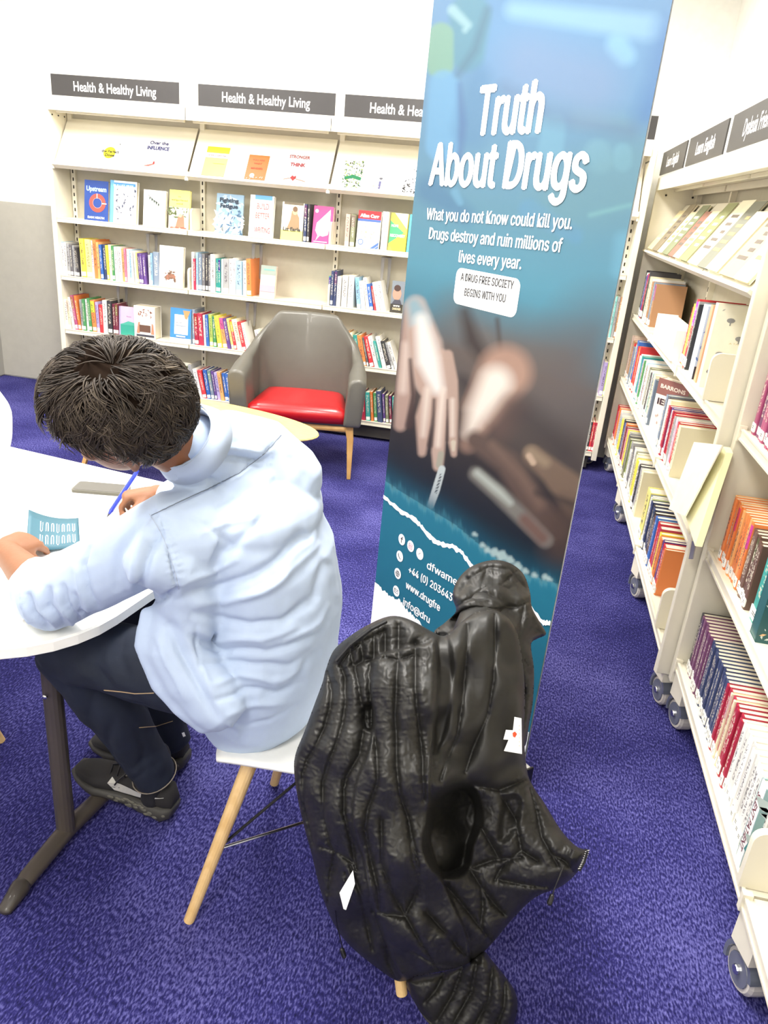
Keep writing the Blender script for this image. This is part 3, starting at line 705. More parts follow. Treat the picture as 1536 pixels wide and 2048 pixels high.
c_.add(vs, f_, M_red); o = c_.obj('seat_cushion', ac, smooth=True)
fr = MB().tube([(-.31, -.2, .31), (.31, -.2, .31)], [(.02, .022)]*2, M_oak, 8).tube([(-.30, .2, .31), (.30, .2, .31)], [(.02, .022)]*2, M_oak, 8)
for sx in (-1, 1): fr.tube([(sx*.30, -.2, .31), (sx*.29, .2, .31)], [(.02, .022)]*2, M_oak, 8)
fr.obj('seat_rail', ac, bevel=.004)
for sx in (-1, 1):
    MB().tube([(sx*.315, -.205, .33), (sx*.328, -.212, .25), (sx*.335, -.22, 0)], [(.036, .034), (.029, .027), (.017, .016)], M_oak, 4, ref=(1, 1, 0)).obj('leg', ac, bevel=.005)
    MB().tube([(sx*.29, .21, .33), (sx*.30, .225, .25), (sx*.305, .26, 0)], [(.03, .03), (.023, .022), (.014, .013)], M_oak, 4, ref=(1, 1, 0)).obj('leg', ac, bevel=.005)

# ================================================================ oval wooden side table
sd = thing('side_table', 'oval yellow beech side table in front of the grey armchair', 'table', (-1.72, 3.72, 0), math.radians(-8))
MB().lathe([(.70, 0), (.735, .008), (.74, .014), (.735, .02)], M_woodY, 48, Matrix.Translation((0, 0, .43)) @ Matrix.Diagonal((1, .38, 1, 1))).obj('tabletop', sd, smooth=False)
for a, b_ in ((-.5, -.1), (-.45, .12), (.42, -.12), (.42, .12)):
    MB().tube([(a, b_, .43), (a*1.25, b_*1.7, 0)], [(.03, .022), (.02, .014)], M_oak, 4, ref=(1, 1, 0)).obj('leg', sd, bevel=.004)

# ================================================================ books
PAL = dict(W=((244, 242, 236), 'white'), w=((226, 224, 216), 'off-white'), c=((238, 228, 190), 'cream'), Y=((246, 226, 60), 'yellow'), y=((250, 236, 130), 'pale yellow'), O=((232, 122, 52), 'orange'),
    o=((240, 168, 96), 'light orange'), R=((206, 36, 44), 'red'), C=((170, 24, 52), 'crimson'), M=((112, 30, 52), 'maroon'), P=((226, 120, 150), 'pink'), p=((228, 196, 214), 'pale pink'), V=((84, 52, 128), 'purple'), v=((168, 150, 204), 'lilac'),
    B=((40, 92, 178), 'blue'), b=((146, 190, 224), 'light blue'), N=((40, 52, 92), 'navy'), T=((36, 146, 136), 'teal'), t=((120, 196, 190), 'pale teal'), G=((60, 138, 74), 'green'), g=((176, 198, 90), 'lime green'), L=((120, 124, 92), 'olive'),
    K=((44, 42, 46), 'black'), k=((96, 94, 98), 'dark grey'), s=((160, 160, 160), 'grey'), S=((116, 132, 152), 'slate blue'), D=((92, 62, 50), 'dark brown'), d=((168, 120, 80), 'brown'), m=((168, 66, 110), 'magenta'), F=((206, 178, 160), 'faded pink'), U=((104, 52, 92), 'plum'))
def cover_material(name, spine):
    m = bpy.data.materials.new(name); m.use_nodes = True; nt = m.node_tree; N, Lk = nt.nodes.new, nt.links.new; b = nt.nodes['Principled BSDF']
    b.inputs['Roughness'].default_value = .42
    oi = N('ShaderNodeObjectInfo'); tc = N('ShaderNodeTexCoord'); out = oi.outputs['Color']
    if spine:
        sp = N('ShaderNodeSeparateXYZ'); Lk(tc.outputs['Generated'], sp.inputs[0])
        def math_(op, a, b_=None, c_=None):
            n = N('ShaderNodeMath'); n.operation = op
            for i, v in enumerate((a, b_, c_)):
                if v is None: continue
                if isinstance(v, (int, float)): n.inputs[i].default_value = v
                else: Lk(v, n.inputs[i])
            return n.outputs[0]
        rnd_ = oi.outputs['Random']; z = sp.outputs[2]; x = sp.outputs[0]
        def band(v, a, b_): return math_('MULTIPLY', math_('GREATER_THAN', v, a), math_('LESS_THAN', v, b_))
        # title marks
        cv = N('ShaderNodeCombineXYZ'); Lk(math_('MULTIPLY', x, 3.0), cv.inputs[0]); Lk(math_('MULTIPLY', z, 26.0), cv.inputs[2]); Lk(math_('MULTIPLY', rnd_, 50.0), cv.inputs[1])
        nz = N('ShaderNodeTexNoise'); nz.inputs['Scale'].default_value = 1.4; nz.inputs['Detail'].default_value = 1; Lk(cv.outputs[0], nz.inputs['Vector'])
        marks = math_('MULTIPLY', math_('GREATER_THAN', nz.outputs['Fac'], .52), math_('MULTIPLY', band(x, .26, .74), band(z, .30, .90)))
        # contrast ink: light on dark, dark on light
        bw = N('ShaderNodeRGBToBW'); Lk(out, bw.inputs[0]); dark = math_('LESS_THAN', bw.outputs[0], .32)
        ink = N('ShaderNodeMix'); ink.data_type = 'RGBA'; Lk(dark, ink.inputs[0]); ink.inputs[6].default_value = lin((70, 60, 66)); ink.inputs[7].default_value = lin((226, 218, 196))
        # a second colour band on some spines
        hs = N('ShaderNodeHueSaturation'); Lk(out, hs.inputs['Color']); Lk(math_('ADD', math_('MULTIPLY', rnd_, .5), .25), hs.inputs['Hue']); hs.inputs['Value'].default_value = .8
        bsel = math_('MULTIPLY', math_('GREATER_THAN', math_('FRACT', math_('MULTIPLY', rnd_, 7.3)), .72), band(z, .62, .97))
        m0 = N('ShaderNodeMix'); m0.data_type = 'RGBA'; Lk(bsel, m0.inputs[0]); Lk(out, m0.inputs[6]); Lk(hs.outputs[0], m0.inputs[7])
        m1 = N('ShaderNodeMix'); m1.data_type = 'RGBA'; Lk(math_('MULTIPLY', marks, .75), m1.inputs[0]); Lk(m0.outputs[2], m1.inputs[6]); Lk(ink.outputs[2], m1.inputs[7])
        # class mark sticker near the foot
        lab = math_('MULTIPLY', band(z, .045, .155), math_('GREATER_THAN', math_('FRACT', math_('MULTIPLY', rnd_, 3.7)), .25))
        m2 = N('ShaderNodeMix'); m2.data_type = 'RGBA'; Lk(lab, m2.inputs[0]); Lk(m1.outputs[2], m2.inputs[6]); m2.inputs[7].default_value = lin((246, 244, 238))
        out = m2.outputs[2]
    Lk(out, b.inputs['Base Color']); return m
M_cov = cover_material('book_cover', False); M_spine = cover_material('book_spine', True)
def unit_book(pages=True, cover=True):
    mb = MB(); t = .07
    if cover:
        # cover boards and a slightly rounded spine, local: x thickness 0..1, y 0 spine .. 1 fore edge, z height
        mb.box(0, t, .02, 1, 0, 1, M_cov); mb.box(1-t, 1, .02, 1, 0, 1, M_cov)
        ps = [(0, .03), (.12, .006), (.5, 0), (.88, .006), (1, .03)]
        vs = [(x, y, z) for z in (0, 1) for x, y in ps] + [(x, .035, z) for z in (0, 1) for x in (t, 1-t)]
        fs = [(i, i+1, i+6, i+5) for i in range(4)]; mb.add(vs, fs, M_spine)
        mb.add(vs, [(0, 10, 11, 4, 3, 2, 1), (5, 6, 7, 8, 9, 13, 12), (10, 12, 13, 11)], M_cov)
    if pages: mb.box(t, 1-t, .036, .97, .012, .985, M_paper)
    return mb
_bm = {}
def book_mesh(kind):
    if kind not in _bm:
        o = unit_book(kind != 'cover', kind != 'pages').obj('book_mesh_'+kind); _bm[kind] = o.data; bpy.data.objects.remove(o)
    return _bm[kind]
BOOKS = []
def add_book(M, size, key, label, group, parts=False, sticker=False):
    o = bpy.data.objects.new('book', book_mesh('cover' if parts else 'all')); COL.objects.link(o)
    o.matrix_world = M @ Matrix.Diagonal((*size, 1)); o.color = lin(tuple(min(255, max(0, v*.88+26+random.Random(len(BOOKS)).randint(-9, 9))) for v in PAL[key][0]))
    tag(o, label, 'book', group); BOOKS.append(o)
    if parts:
        p = bpy.data.objects.new('page_block', book_mesh('pages')); COL.objects.link(p); p.parent = o
    if sticker:
        s = bpy.data.objects.new('spine_label', sticker_mesh()); COL.objects.link(s); s.parent = o
    return o
_st = []
def sticker_mesh():
    if not _st:
        o = MB().box(.04, .96, -.012, .008, .04, .17, M_white).box(.3, .7, -.0135, -.011, .09, .10, M_ink).box(.3, .7, -.0135, -.011, .115, .125, M_ink).obj('x'); _st.append(o.data); bpy.data.objects.remove(o)
    return _st[0]

def size_word(h, th): return 'tall ' if h > .245 else ('small ' if h < .19 else ('thick ' if th > .034 else ('slim ' if th < .018 else '')))
def shelf_label(k, key, h, th, where, ref, lean):
    return '%s%s%s book, %s from %s, %s' % ('leaning ' if lean > 6 else '', size_word(h, th), PAL[key][1], ordw(k), ref, where)
# rows on the long bookcase: (photo x0, photo x1, height m, colour, lean deg)
def Z3(rows): return [(100+a/4.042, 100+b_/4.042, h, c, l) for a, b_, h, c, l in rows]
def Z4(rows): return [(360+a/3.072, 360+b_/3.072, h, c, l) for a, b_, h, c, l in rows]
def row(rows, py, zi, where, ref, k0=0):
    z = BZ[zi]-.004; k = k0; last = -9
    for (a, b_, h, c, l) in rows:
        x0, x1 = atY(a, py, 5.125)[0], atY(b_, py, 5.125)[0]; x0 = max(x0, last+.0006); th = max(.009, x1-x0-.001); last = x0+th
        D = min(.19, .72*h+random.Random(k+zi*50).uniform(-.01, .01)); y = 5.112+random.Random(k*7).uniform(0, .014)
        Mx = Matrix.Translation((x0, y, z)) @ Matrix.Rotation(-math.radians(l), 4, 'Y')
        if l: Mx = Matrix.Translation((x0+th*(1-math.cos(math.radians(l))), y, z+th*math.sin(math.radians(l))*0)) @ Matrix.Translation((th, 0, 0)) @ Matrix.Rotation(-math.radians(l), 4, 'Y') @ Matrix.Translation((-th, 0, 0))
        if l: Mx = Matrix.Translation((0, 0, th*math.sin(math.radians(abs(l)))*.0)) @ Mx
        add_book(Mx, (th, D, h), c, shelf_label(k, c, h, th, where, ref, l), 'upright books on the long bookcase'); k += 1
    return k
E1 = 'the grey wall end'
row(Z3([(80, 112, .225, 'b', 0), (112, 135, .22, 'W', 0), (135, 155, .225, 'w', 0), (155, 178, .22, 's', 0), (180, 200, .215, 'k', 1), (200, 215, .21, 's', 1), (215, 232, .205, 'k', 2), (232, 250, .2, 'K', 3), (254, 264, .25, 'c', 0), (265, 300, .262, 'Y', 2), (300, 345, .26, 'y', 1), (345, 365, .255, 'p', 0),
    (366, 395, .262, 'O', 2), (396, 415, .25, 'o', 1), (418, 440, .235, 'B', 2), (441, 465, .238, 'N', 1), (468, 484, .235, 'Y', 2), (485, 508, .24, 'c', 1), (510, 530, .235, 'G', 1), (532, 556, .232, 'W', 1), (558, 590, .23, 'W', 1), (593, 612, .225, 'o', 1), (612, 628, .225, 'P', 1), (629, 650, .225, 'W', 0), (652, 668, .22, 'b', 1), (669, 684, .218, 'W', 2),
    (692, 706, .215, 'W', 2), (707, 722, .21, 'y', 3), (723, 742, .205, 'V', 3), (743, 762, .205, 'V', 3), (763, 786, .2, 'V', 3), (800, 820, .2, 'W', 1), (821, 836, .215, 'b', 0), (837, 884, .225, 'S', 0)]), 560, 2, 'third shelf', E1)
row(Z3([(1146, 1164, .25, 'W', 0), (1165, 1186, .21, 'C', 1), (1187, 1204, .25, 'b', 0), (1205, 1234, .245, 'S', 0), (1235, 1258, .245, 'k', 0), (1259, 1280, .245, 'K', 0), (1281, 1300, .24, 'k', 0), (1301, 1338, .25, 'W', 0), (1341, 1360, .225, 'T', 0), (1361, 1380, .225, 'T', 0), (1383, 1400, .225, 'W', 0), (1402, 1444, .23, 's', 0), (1446, 1480, .232, 'W', 0)])
    + Z4([(318, 344, .24, 'W', 0), (346, 382, .225, 'b', 1), (386, 410, .23, 'W', 1), (412, 440, .245, 'O', 2)]), 585, 2, 'third shelf', 'the first tall divider')
row(Z4([(905, 918, .19, 'T', 0), (920, 938, .225, 'N', 0), (940, 958, .23, 'N', 0), (960, 984, .195, 'W', 0), (990, 1024, .205, 'w', 0), (1027, 1060, .21, 'W', 0), (1088, 1112, .205, 'b', 8), (1116, 1140, .185, 'W', 9), (1143, 1165, .21, 'W', 10), (1168, 1190, .175, 'B', 12), (1193, 1206, .16, 'R', 13), (1209, 1232, .19, 'W', 14), (1236, 1266, .2, 'W', 15)]), 615, 2, 'third shelf', 'the empty gap')
row(Z3([(108, 132, .205, 'O', 3), (133, 160, .21, 'W', 0), (162, 184, .21, 'c', 3), (190, 212, .23, 'W', 6), (214, 236, .245, 'm', 7), (236, 258, .245, 'O', 6), (260, 280, .22, 's', 2), (281, 300, .225, 'G', 1), (301, 322, .225, 'W', 1), (323, 345, .235, 'G', 2), (347, 380, .225, 'O', 3), (383, 406, .215, 'v', 2), (408, 440, .2, 'R', 1), (441, 474, .235, 'W', 0), (476, 510, .235, 'K', 0), (512, 534, .215, 'M', 0), (535, 558, .22, 'M', 0)]), 665, 1, 'fourth shelf', E1)
row(Z3([(1152, 1174, .245, 'S', 0), (1177, 1208, .22, 'C', 3), (1211, 1250, .225, 'C', 4), (1252, 1268, .215, 'W', 3), (1270, 1292, .22, 'B', 3), (1294, 1322, .225, 'g', 3), (1324, 1350, .215, 'G', 4)])
    + Z4([(236, 262, .225, 'Y', 8), (264, 292, .22, 'o', 10), (294, 315, .215, 'V', 11), (317, 332, .215, 'y', 12), (334, 350, .205, 'R', 12), (353, 385, .22, 'c', 13), (387, 410, .205, 'R', 13), (412, 428, .2, 'W', 14), (488, 512, .165, 'W', 16), (514, 530, .16, 'c', 17)]), 705, 1, 'fourth shelf', 'the first tall divider')
row(Z4([(1040, 1060, .22, 'o', 12), (1064, 1084, .22, 'c', 12), (1088, 1112, .21, 'T', 12), (1116, 1146, .215, 'O', 14), (1150, 1162, .2, 'k', 15), (1166, 1192, .215, 'R', 17), (1196, 1222, .22, 'W', 18), (1225, 1240, .19, 'T', 18), (1243, 1270, .225, 'W', 18), (1273, 1298, .2, 'K', 19), (1301, 1318, .19, 's', 20), (1322, 1342, .2, 'w', 22)]), 735, 1, 'fourth shelf', 'the armchair back')
row(Z4([(92, 112, .24, 's', 14), (116, 140, .215, 'W', 13), (143, 168, .21, 'R', 12), (171, 194, .215, 'B', 10), (197, 216, .215, 'S', 10), (218, 232, .21, 'V', 10), (234, 254, .205, 'v', 10), (256, 276, .21, 'o', 10), (278, 298, .205, 'B', 9), (300, 322, .205, 'B', 9), (324, 346, .21, 'N', 8), (350, 372, .2, 'W', 8)]), 800, 0, 'lowest shelf', 'the first tall divider')
row(Z4([(1030, 1056, .2, 'O', 5), (1060, 1082, .2, 'g', 5), (1085, 1108, .2, 'O', 5), (1112, 1140, .205, 'C', 6), (1143, 1170, .205, 'T', 6), (1173, 1190, .21, 'O', 7), (1193, 1213, .205, 'G', 7), (1216, 1246, .225, 'N', 8), (1249, 1263, .205, 'V', 8), (1266, 1284, .2, 'L', 7), (1287, 1303, .2, 'M', 7), (1306, 1320, .195, 'T', 6), (1323, 1340, .19, 'T', 6), (1344, 1362, .195, 'N', 6)]), 845, 0, 'lowest shelf', 'the armchair')
# a strip of shelf seen between banner and side bookcase (end bay)
def strip(px0, px1, py, zi, cols, h, where):
    x0, x1 = atY(px0, py, 5.125)[0], atY(px1, py, 5.125)[0]; n = len(cols); th = (x1-x0)/n
    for k, c in enumerate(cols): add_book(Matrix.Translation((x0+k*th, 5.115, BZ[zi]-.004)), (th-.001, .16, h), c, '%s book, %s of a few seen past the banner edge, %s' % (PAL[c][1], ordw(k), where), 'books seen past the banner edge')
strip(1214, 1236, 680, 2, 'tsdd', .255, 'third shelf'); strip(1196, 1218, 795, 1, 'vgc', .22, 'fourth shelf'); strip(1172, 1194, 890, 0, 'KRCR', .2, 'lowest shelf')

# ---------------------------------------------------------------- books shown by their covers
def faceout(label, px0, px1, py, zi, h, key, art, th=.022, tilt=8, where=None, yy=5.13, group='cover-out books', slope=False, zrot=0):
    if slope:
        P0 = atY(px0, py, 5.11); P1 = atY(px1, py, 5.11); base = Vector((P0[0], 5.108, 1.642)); tl_ = math.degrees(math.atan2(.20, .30))
    else:
        P0 = atY(px0, py, yy); P1 = atY(px1, py, yy); base = Vector((P0[0], yy-.008, BZ[zi]-.004)); tl_ = tilt
    wd = P1[0]-P0[0]
    t = bpy.data.objects.new('book', None); COL.objects.link(t); t.location = base; t.rotation_euler = (-math.radians(tl_), 0, math.radians(zrot)); t.empty_display_size = .05
    tag(t, label, 'book', group)
    rgb = PAL[key][0] if isinstance(key, str) else key
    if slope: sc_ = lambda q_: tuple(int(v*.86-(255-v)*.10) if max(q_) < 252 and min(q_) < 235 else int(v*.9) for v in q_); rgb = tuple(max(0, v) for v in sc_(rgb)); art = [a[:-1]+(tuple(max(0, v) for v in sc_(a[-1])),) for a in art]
    m = mat('cover_%d_%d_%d' % tuple(rgb), rgb, .4)
    MB().box(0, wd, 0, .0025, 0, h, m).box(0, wd, th-.0025, th, 0, h, m).box(0, .003, .002, th-.002, 0, h, m).obj('cover', t)
    MB().box(.003, wd-.003, .0025, th-.0025, .003, h-.003, M_paper).obj('page_block', t)
    if art:
        mb = MB(); e = .0006; lv = 1
        for a in art:
            y = -e*lv; lv += 1
            c = mat('print_%d_%d_%d' % tuple(a[-1]), a[-1], .5)
            X = lambda u: u*wd
            if a[0] == 'r': mb.quad([(X(a[1]), y, a[2]*h), (X(a[3]), y, a[2]*h), (X(a[3]), y, a[4]*h), (X(a[1]), y, a[4]*h)], c)
            if a[0] == 'p': mb.quad([(X(u), y, v*h) for u, v in a[1]], c)
            if a[0] == 'c': mb.quad([(X(a[1])+a[3]*h*math.cos(q*PI/10)*a[4], y, a[2]*h+a[3]*h*math.sin(q*PI/10)) for q in range(20)], c)
            if a[0] == 'ring':
                n = 24; vs = [(X(a[1])+r_*h*math.cos(q*2*PI/n), y, a[2]*h+r_*h*math.sin(q*2*PI/n)) for r_ in (a[3], a[4]) for q in range(n)]
                mb.add(vs, [(q, (q+1) % n, n+(q+1) % n, n+q) for q in range(n)], c)
            if a[0] == 't': put_text(mb, a[1], (X(a[2]), y, a[3]*h), (1, 0, 0), (0, 0, 1), a[4]*wd, a[5]*h, c, bold=a[6]+.012)
            if a[0] == 'blob':   # scattered small marks: (kind, u0, v0, u1, v1, n, size, seed, colour)
                rn = random.Random(a[7])
                for q in range(a[5]):
                    u, v = rn.uniform(a[1], a[3]), rn.uniform(a[2], a[4]); s_ = a[6]*h*rn.uniform(.5, 1.3); an = rn.uniform(0, PI)
                    mb.quad([(X(u)+s_*math.cos(an+b_)*k_, y-.0001, v*h+s_*math.sin(an+b_)*k_) for b_, k_ in ((0, 1), (PI/2, .35), (PI, 1), (1.5*PI, .35))], c)
        if mb.v: mb.obj('cover_print', t)
    return t
Wt = (248, 248, 246); Kt = (50, 48, 56); NV = (42, 74, 150)
# top: sloping display shelf
faceout('white book with a yellow round scribble on its cover', 192, 238, 322, 0, .20, 'W', [('c', .42, .52, .22, 1, (246, 232, 60)), ('t', 'the Perfect', .06, .52, .76, .10, .02, Kt), ('t', 'Dose', .26, .38, .40, .10, .02, Kt), ('c', .78, .86, .02, 1, Kt)], slope=True)
faceout('white book with navy title lettering and a thin red stroke', 280, 330, 330, 0, .235, 'W', [('t', 'Over the', .12, .83, .74, .11, .02, (44, 48, 110)), ('t', 'INFLUENCE', .06, .66, .88, .11, .04, (44, 48, 110)), ('p', [(.05, .12), (.45, .22), (.5, .3), (.52, .2), (.3, .12)], (190, 120, 110)), ('r', .44, .2, .5, .28, (180, 50, 50)), ('r', .3, .55, .8, .56, (220, 216, 204))], slope=True)
faceout('yellow book with a darker band over its title', 402, 447, 346, 0, .215, (246, 240, 120), [('r', 0, .78, 1, 1, (244, 204, 52)), ('r', 0, .62, 1, .78, Wt), ('t', 'LATER CHAPTERS', .05, .67, .9, .05, .02, (120, 60, 50)), ('r', .4, .42, .9, .43, (220, 200, 90))], slope=True)
faceout('small orange book lying back on the sloping shelf', 488, 529, 357, 0, .18, (236, 112, 38), [('t', 'YOU ARE', .2, .76, .6, .07, .01, (196, 78, 24)), ('t', 'WHAT', .3, .62, .4, .07, .01, (196, 78, 24)), ('t', 'MINDED', .22, .42, .56, .07, .01, (196, 78, 24)), ('c', .35, .15, .09, 1, (250, 236, 220)), ('blob', .1, .02, .9, .12, 8, .04, 2, (252, 230, 214))], slope=True)
faceout('white book with red capital lettering and a heart', 565, 612, 366, 0, .225, 'W', [('t', 'STRONGER', .06, .80, .88, .10, .03, (150, 60, 60)), ('t', 'THAN YOU', .3, .71, .4, .04, .0, (200, 190, 180)), ('t', 'THINK', .16, .54, .66, .11, .04, (150, 50, 60)), ('p', [(.28, .16), (.36, .24), (.44, .2), (.5, .24), (.54, .18), (.42, .06)], (160, 40, 44)), ('p', [(0, .08), (.3, .14), (.3, .16), (0, .1)], (170, 130, 110)), ('p', [(.5, .13), (.95, .06), (.95, .08), (.5, .15)], (170, 130, 110))], slope=True)
faceout('white book covered in a green leaf pattern', 680, 722, 376, 0, .21, 'W', [('blob', .03, .03, .95, .95, 90, .045, 3, (150, 170, 90)), ('blob', .03, .03, .95, .95, 60, .04, 4, (70, 110, 80)), ('blob', .1, .05, .9, .9, 40, .035, 5, (60, 60, 50)), ('p', [(.1, .36), (.5, .46), (.92, .38), (.9, .28), (.5, .34), (.12, .28)], (40, 130, 90))], slope=True)
faceout('white book with a small tower drawing', 739, 783, 382, 0, .205, 'W', [('t', 'THE', .4, .84, .2, .05, .0, (180, 180, 180)), ('t', 'BEGINNING', .1, .74, .8, .06, .0, (196, 196, 196)), ('c', .42, .42, .035, 1.6, (110, 110, 120)), ('r', .36, .06, .46, .32, (110, 110, 150)), ('blob', .1, .1, .85, .3, 6, .05, 8, (200, 180, 170))], slope=True)
faceout('white book with black speckled drawing, beside the banner', 802, 846, 390, 0, .20, 'W', [('blob', .05, .02, .95, .32, 50, .05, 9, Kt), ('blob', .1, .35, .9, .9, 14, .05, 10, (90, 90, 100))], slope=True)
# second shelf
faceout('navy book with a red lifebuoy on its cover', 170, 216, 442, 3, .262, NV, [('t', 'Upstream', .08, .74, .84, .12, .03, (170, 200, 240)), ('ring', .55, .45, .23, .13, (222, 82, 70)), ('ring', .55, .45, .13, .12, (240, 160, 150)), ('t', 'DAN HEATH', .15, .06, .7, .055, .03, Wt), ('r', .74, .43, .94, .46, (246, 200, 190)), ('r', .52, .56, .56, .68, (246, 200, 190))], th=.028, zrot=2)
faceout('white and light blue book beside the navy one', 221, 273, 452, 3, .275, 'W', [('r', .0, .0, .14, 1, (110, 180, 226)), ('r', .14, .88, .95, .95, (80, 150, 210)), ('t', 'BULLET FREE', .12, .86, .76, .055, .03, (190, 220, 240)), ('blob', .2, .1, .95, .8, 26, .045, 11, (70, 76, 100))], th=.034)
faceout('white book with bunting drawn across the cover', 287, 331, 456, 3, .235, 'W', [('p', [(.2, .86), (.45, .72), (.8, .62), (.8, .63), (.45, .74), (.2, .88)], Kt)] + [('p', [(.24+.1*q, .82-.04*q), (.32+.1*q, .79-.04*q), (.28+.1*q, .72-.04*q)], (40, 60, 40)) for q in range(5)] + [('t', 'TODAY IS', .25, .5, .5, .04, 0, (230, 220, 190)), ('t', 'A THURSDAY', .22, .4, .56, .04, 0, (230, 220, 190))], th=.022)
faceout('pale yellow book with a garden photo of a person in a hat', 338, 378, 463, 3, .25, (250, 240, 120), [('t', 'the', .42, .82, .14, .04, 0, (90, 90, 70)), ('t', 'wellgardened', .1, .73, .8, .045, 0, (110, 100, 60)), ('t', 'mind', .36, .64, .3, .045, 0, (110, 100, 60)), ('r', .0, .0, 1, .56, (226, 214, 190)), ('blob', .0, .3, .9, .55, 30, .07, 12, (96, 110, 72)), ('c', .55, .44, .08, 1.3, (250, 236, 200)), ('p', [(.35, .05), (.8, .05), (.75, .36), (.5, .38)], (196, 120, 96)), ('c', .58, .36, .05, 1, (224, 170, 140)), ('t', 'garden tales', .1, .03, .8, .04, .02, (190, 70, 60))], th=.024)
faceout('sea photo book with dark title over blue grey waves', 431, 484, 468, 3, .255, (128, 156, 178), [('blob', .0, .02, 1, .98, 60, .10, 13, (178, 198, 210)), ('blob', .0, .02, 1, .5, 36, .12, 14, (232, 238, 240)), ('blob', .0, .02, 1, .6, 26, .07, 15, (80, 110, 136)), ('t', 'Fighting', .12, .80, .7, .10, .03, (24, 40, 58)), ('t', 'Fatigue', .15, .66, .66, .10, .03, (24, 40, 58))], th=.016)
faceout('white book with thin red capitals under a blue band', 497, 544, 481, 3, .265, 'W', [('r', .2, .90, .92, 1, (98, 160, 216)), ('t', 'BUILD', .3, .68, .5, .14, .0, (200, 90, 90)), ('t', 'BETTER', .26, .46, .6, .14, .0, (206, 100, 96)), ('t', 'WRITING', .24, .12, .66, .14, .0, (200, 80, 84))], th=.03)
faceout('book with a photo of a seated person above black lettering on yellow', 561, 604, 484, 3, .24, (248, 244, 214), [('r', .0, .0, 1, .28, (244, 236, 120)), ('r', .08, .94, .96, 1, (110, 100, 80)), ('p', [(.25, .3), (.85, .3), (.8, .62), (.62, .8), (.45, .78), (.4, .55)], (150, 124, 92)), ('c', .6, .76, .08, .9, (206, 166, 130)), ('c', .6, .83, .07, 1, (110, 84, 60)), ('t', 'Liz Earle', .1, .26, .8, .10, .02, (60, 56, 50))], th=.03)
faceout('magenta book with a white leaf shape', 623, 662, 492, 3, .235, (172, 66, 126), [('p', [(.15, .35), (.2, .55), (.5, .72), (.85, .92), (.88, .5), (.8, .25), (.55, .2), (.4, .22), (.2, .08), (.28, .22)], Wt), ('c', .16, .86, .05, 1, (240, 200, 226)), ('r', .1, .04, .8, .07, (220, 160, 196))], th=.045)
faceout('red topped white book with blue corner stripes', 711, 756, 502, 3, .232, 'W', [('r', 0, .78, 1, 1, (206, 38, 46)), ('t', 'Allan Carr', .08, .83, .84, .085, .04, Wt), ('r', 0, .72, 1, .78, (66, 96, 176)), ('ring', .2, .17, .08, .06, (70, 104, 180)), ('p', [(.6, .0), (1, .2), (1, .12), (.76, .0)], (66, 100, 180)), ('p', [(.8, .0), (1, .1), (1, .04), (.9, .0)], (66, 100, 180)), ('blob', .2, .3, .8, .62, 14, .05, 16, (200, 180, 150))], th=.03)
faceout('green and yellow geometric book next to the red topped one', 775, 809, 508, 3, .235, (246, 236, 80), [('p', [(0, .8), (.85, .5), (0, .2)], (70, 170, 110)), ('p', [(0, .2), (.85, .5), (1, .42), (1, 0), (.3, 0)], (226, 230, 60)), ('p', [(.2, 1), (1, 1), (1, .6)], (250, 246, 190)), ('t', 'HOPE', .08, .64, .4, .06, .03, Wt), ('t', 'RECOVERY', .06, .38, .88, .07, .03, Wt)], th=.03)
faceout('cyan book cover cut by the banner edge', 812, 852, 511, 3, .235, (86, 200, 206), [('t', 'BODY', .2, .66, .7, .2, .02, Wt), ('t', 'IN IT', .2, .3, .7, .2, .02, Wt)], th=.03)
row([(606, 612, .235, 'N', 0), (613.5, 618, .235, 'K', 0)], 482, 3, 'second shelf', 'the seated-person cover'); row([(688, 697, .2, 'F', 0), (699, 708, .2, 'L', 0)], 496, 3, 'second shelf', 'the second tall divider'); row([(760, 766, .235, 'W', 0), (767, 773, .235, 'W', 0)], 502, 3, 'second shelf', 'the red topped cover')
# third, fourth and lowest shelf
faceout('white book with a small leafy fox drawing', 319, 366, 572, 2, .275, 'W', [('p', [(.25, .2), (.3, .3), (.5, .34), (.6, .34), (.7, .28), (.66, .2), (.5, .24), (.4, .18)], (160, 110, 90)), ('blob', .25, .15, .7, .4, 26, .05, 17, (130, 100, 80)), ('blob', .1, .8, .95, .86, 14, .02, 18, (226, 200, 200))], th=.03, tilt=6, yy=5.118)
faceout('grey and faded pink book lying open to the front beside orange spine', 519, 549, 590, 2, .215, (206, 180, 176), [('r', 0, .72, 1, 1, (150, 160, 150)), ('r', .2, .85, .9, .9, (120, 170, 160)), ('r', 0, .2, 1, .4, (196, 160, 172))], th=.03, tilt=9, yy=5.13)
faceout('dark book with a portrait photo, standing by the banner edge', 780, 805, 619, 2, .205, (120, 128, 136), [('r', 0, 0, 1, .28, (54, 50, 42)), ('c', .45, .6, .2, .72, (178, 138, 118)), ('c', .45, .78, .1, 1.1, (70, 50, 44)), ('p', [(.1, .28), (.9, .28), (.75, .42), (.3, .42)], (70, 70, 80)), ('t', 'OUT OF THE', .25, .2, .5, .05, .02, Wt), ('t', 'DARKNESS', .2, .1, .66, .07, .02, (210, 196, 160))], th=.03, tilt=5)
faceout('lilac book with a teal landscape along its lower half', 240, 270, 671, 1, .205, (216, 184, 214), [('r', 0, 0, 1, .38, (56, 158, 138)), ('p', [(0, .38), (.3, .44), (.6, .52), (1, .48), (1, .38)], (80, 172, 152)), ('r', 0, 0, .1, 1, (170, 160, 190)), ('t', 'Pause', .5, .66, .3, .04, 0, (150, 110, 150))], th=.03, tilt=4)
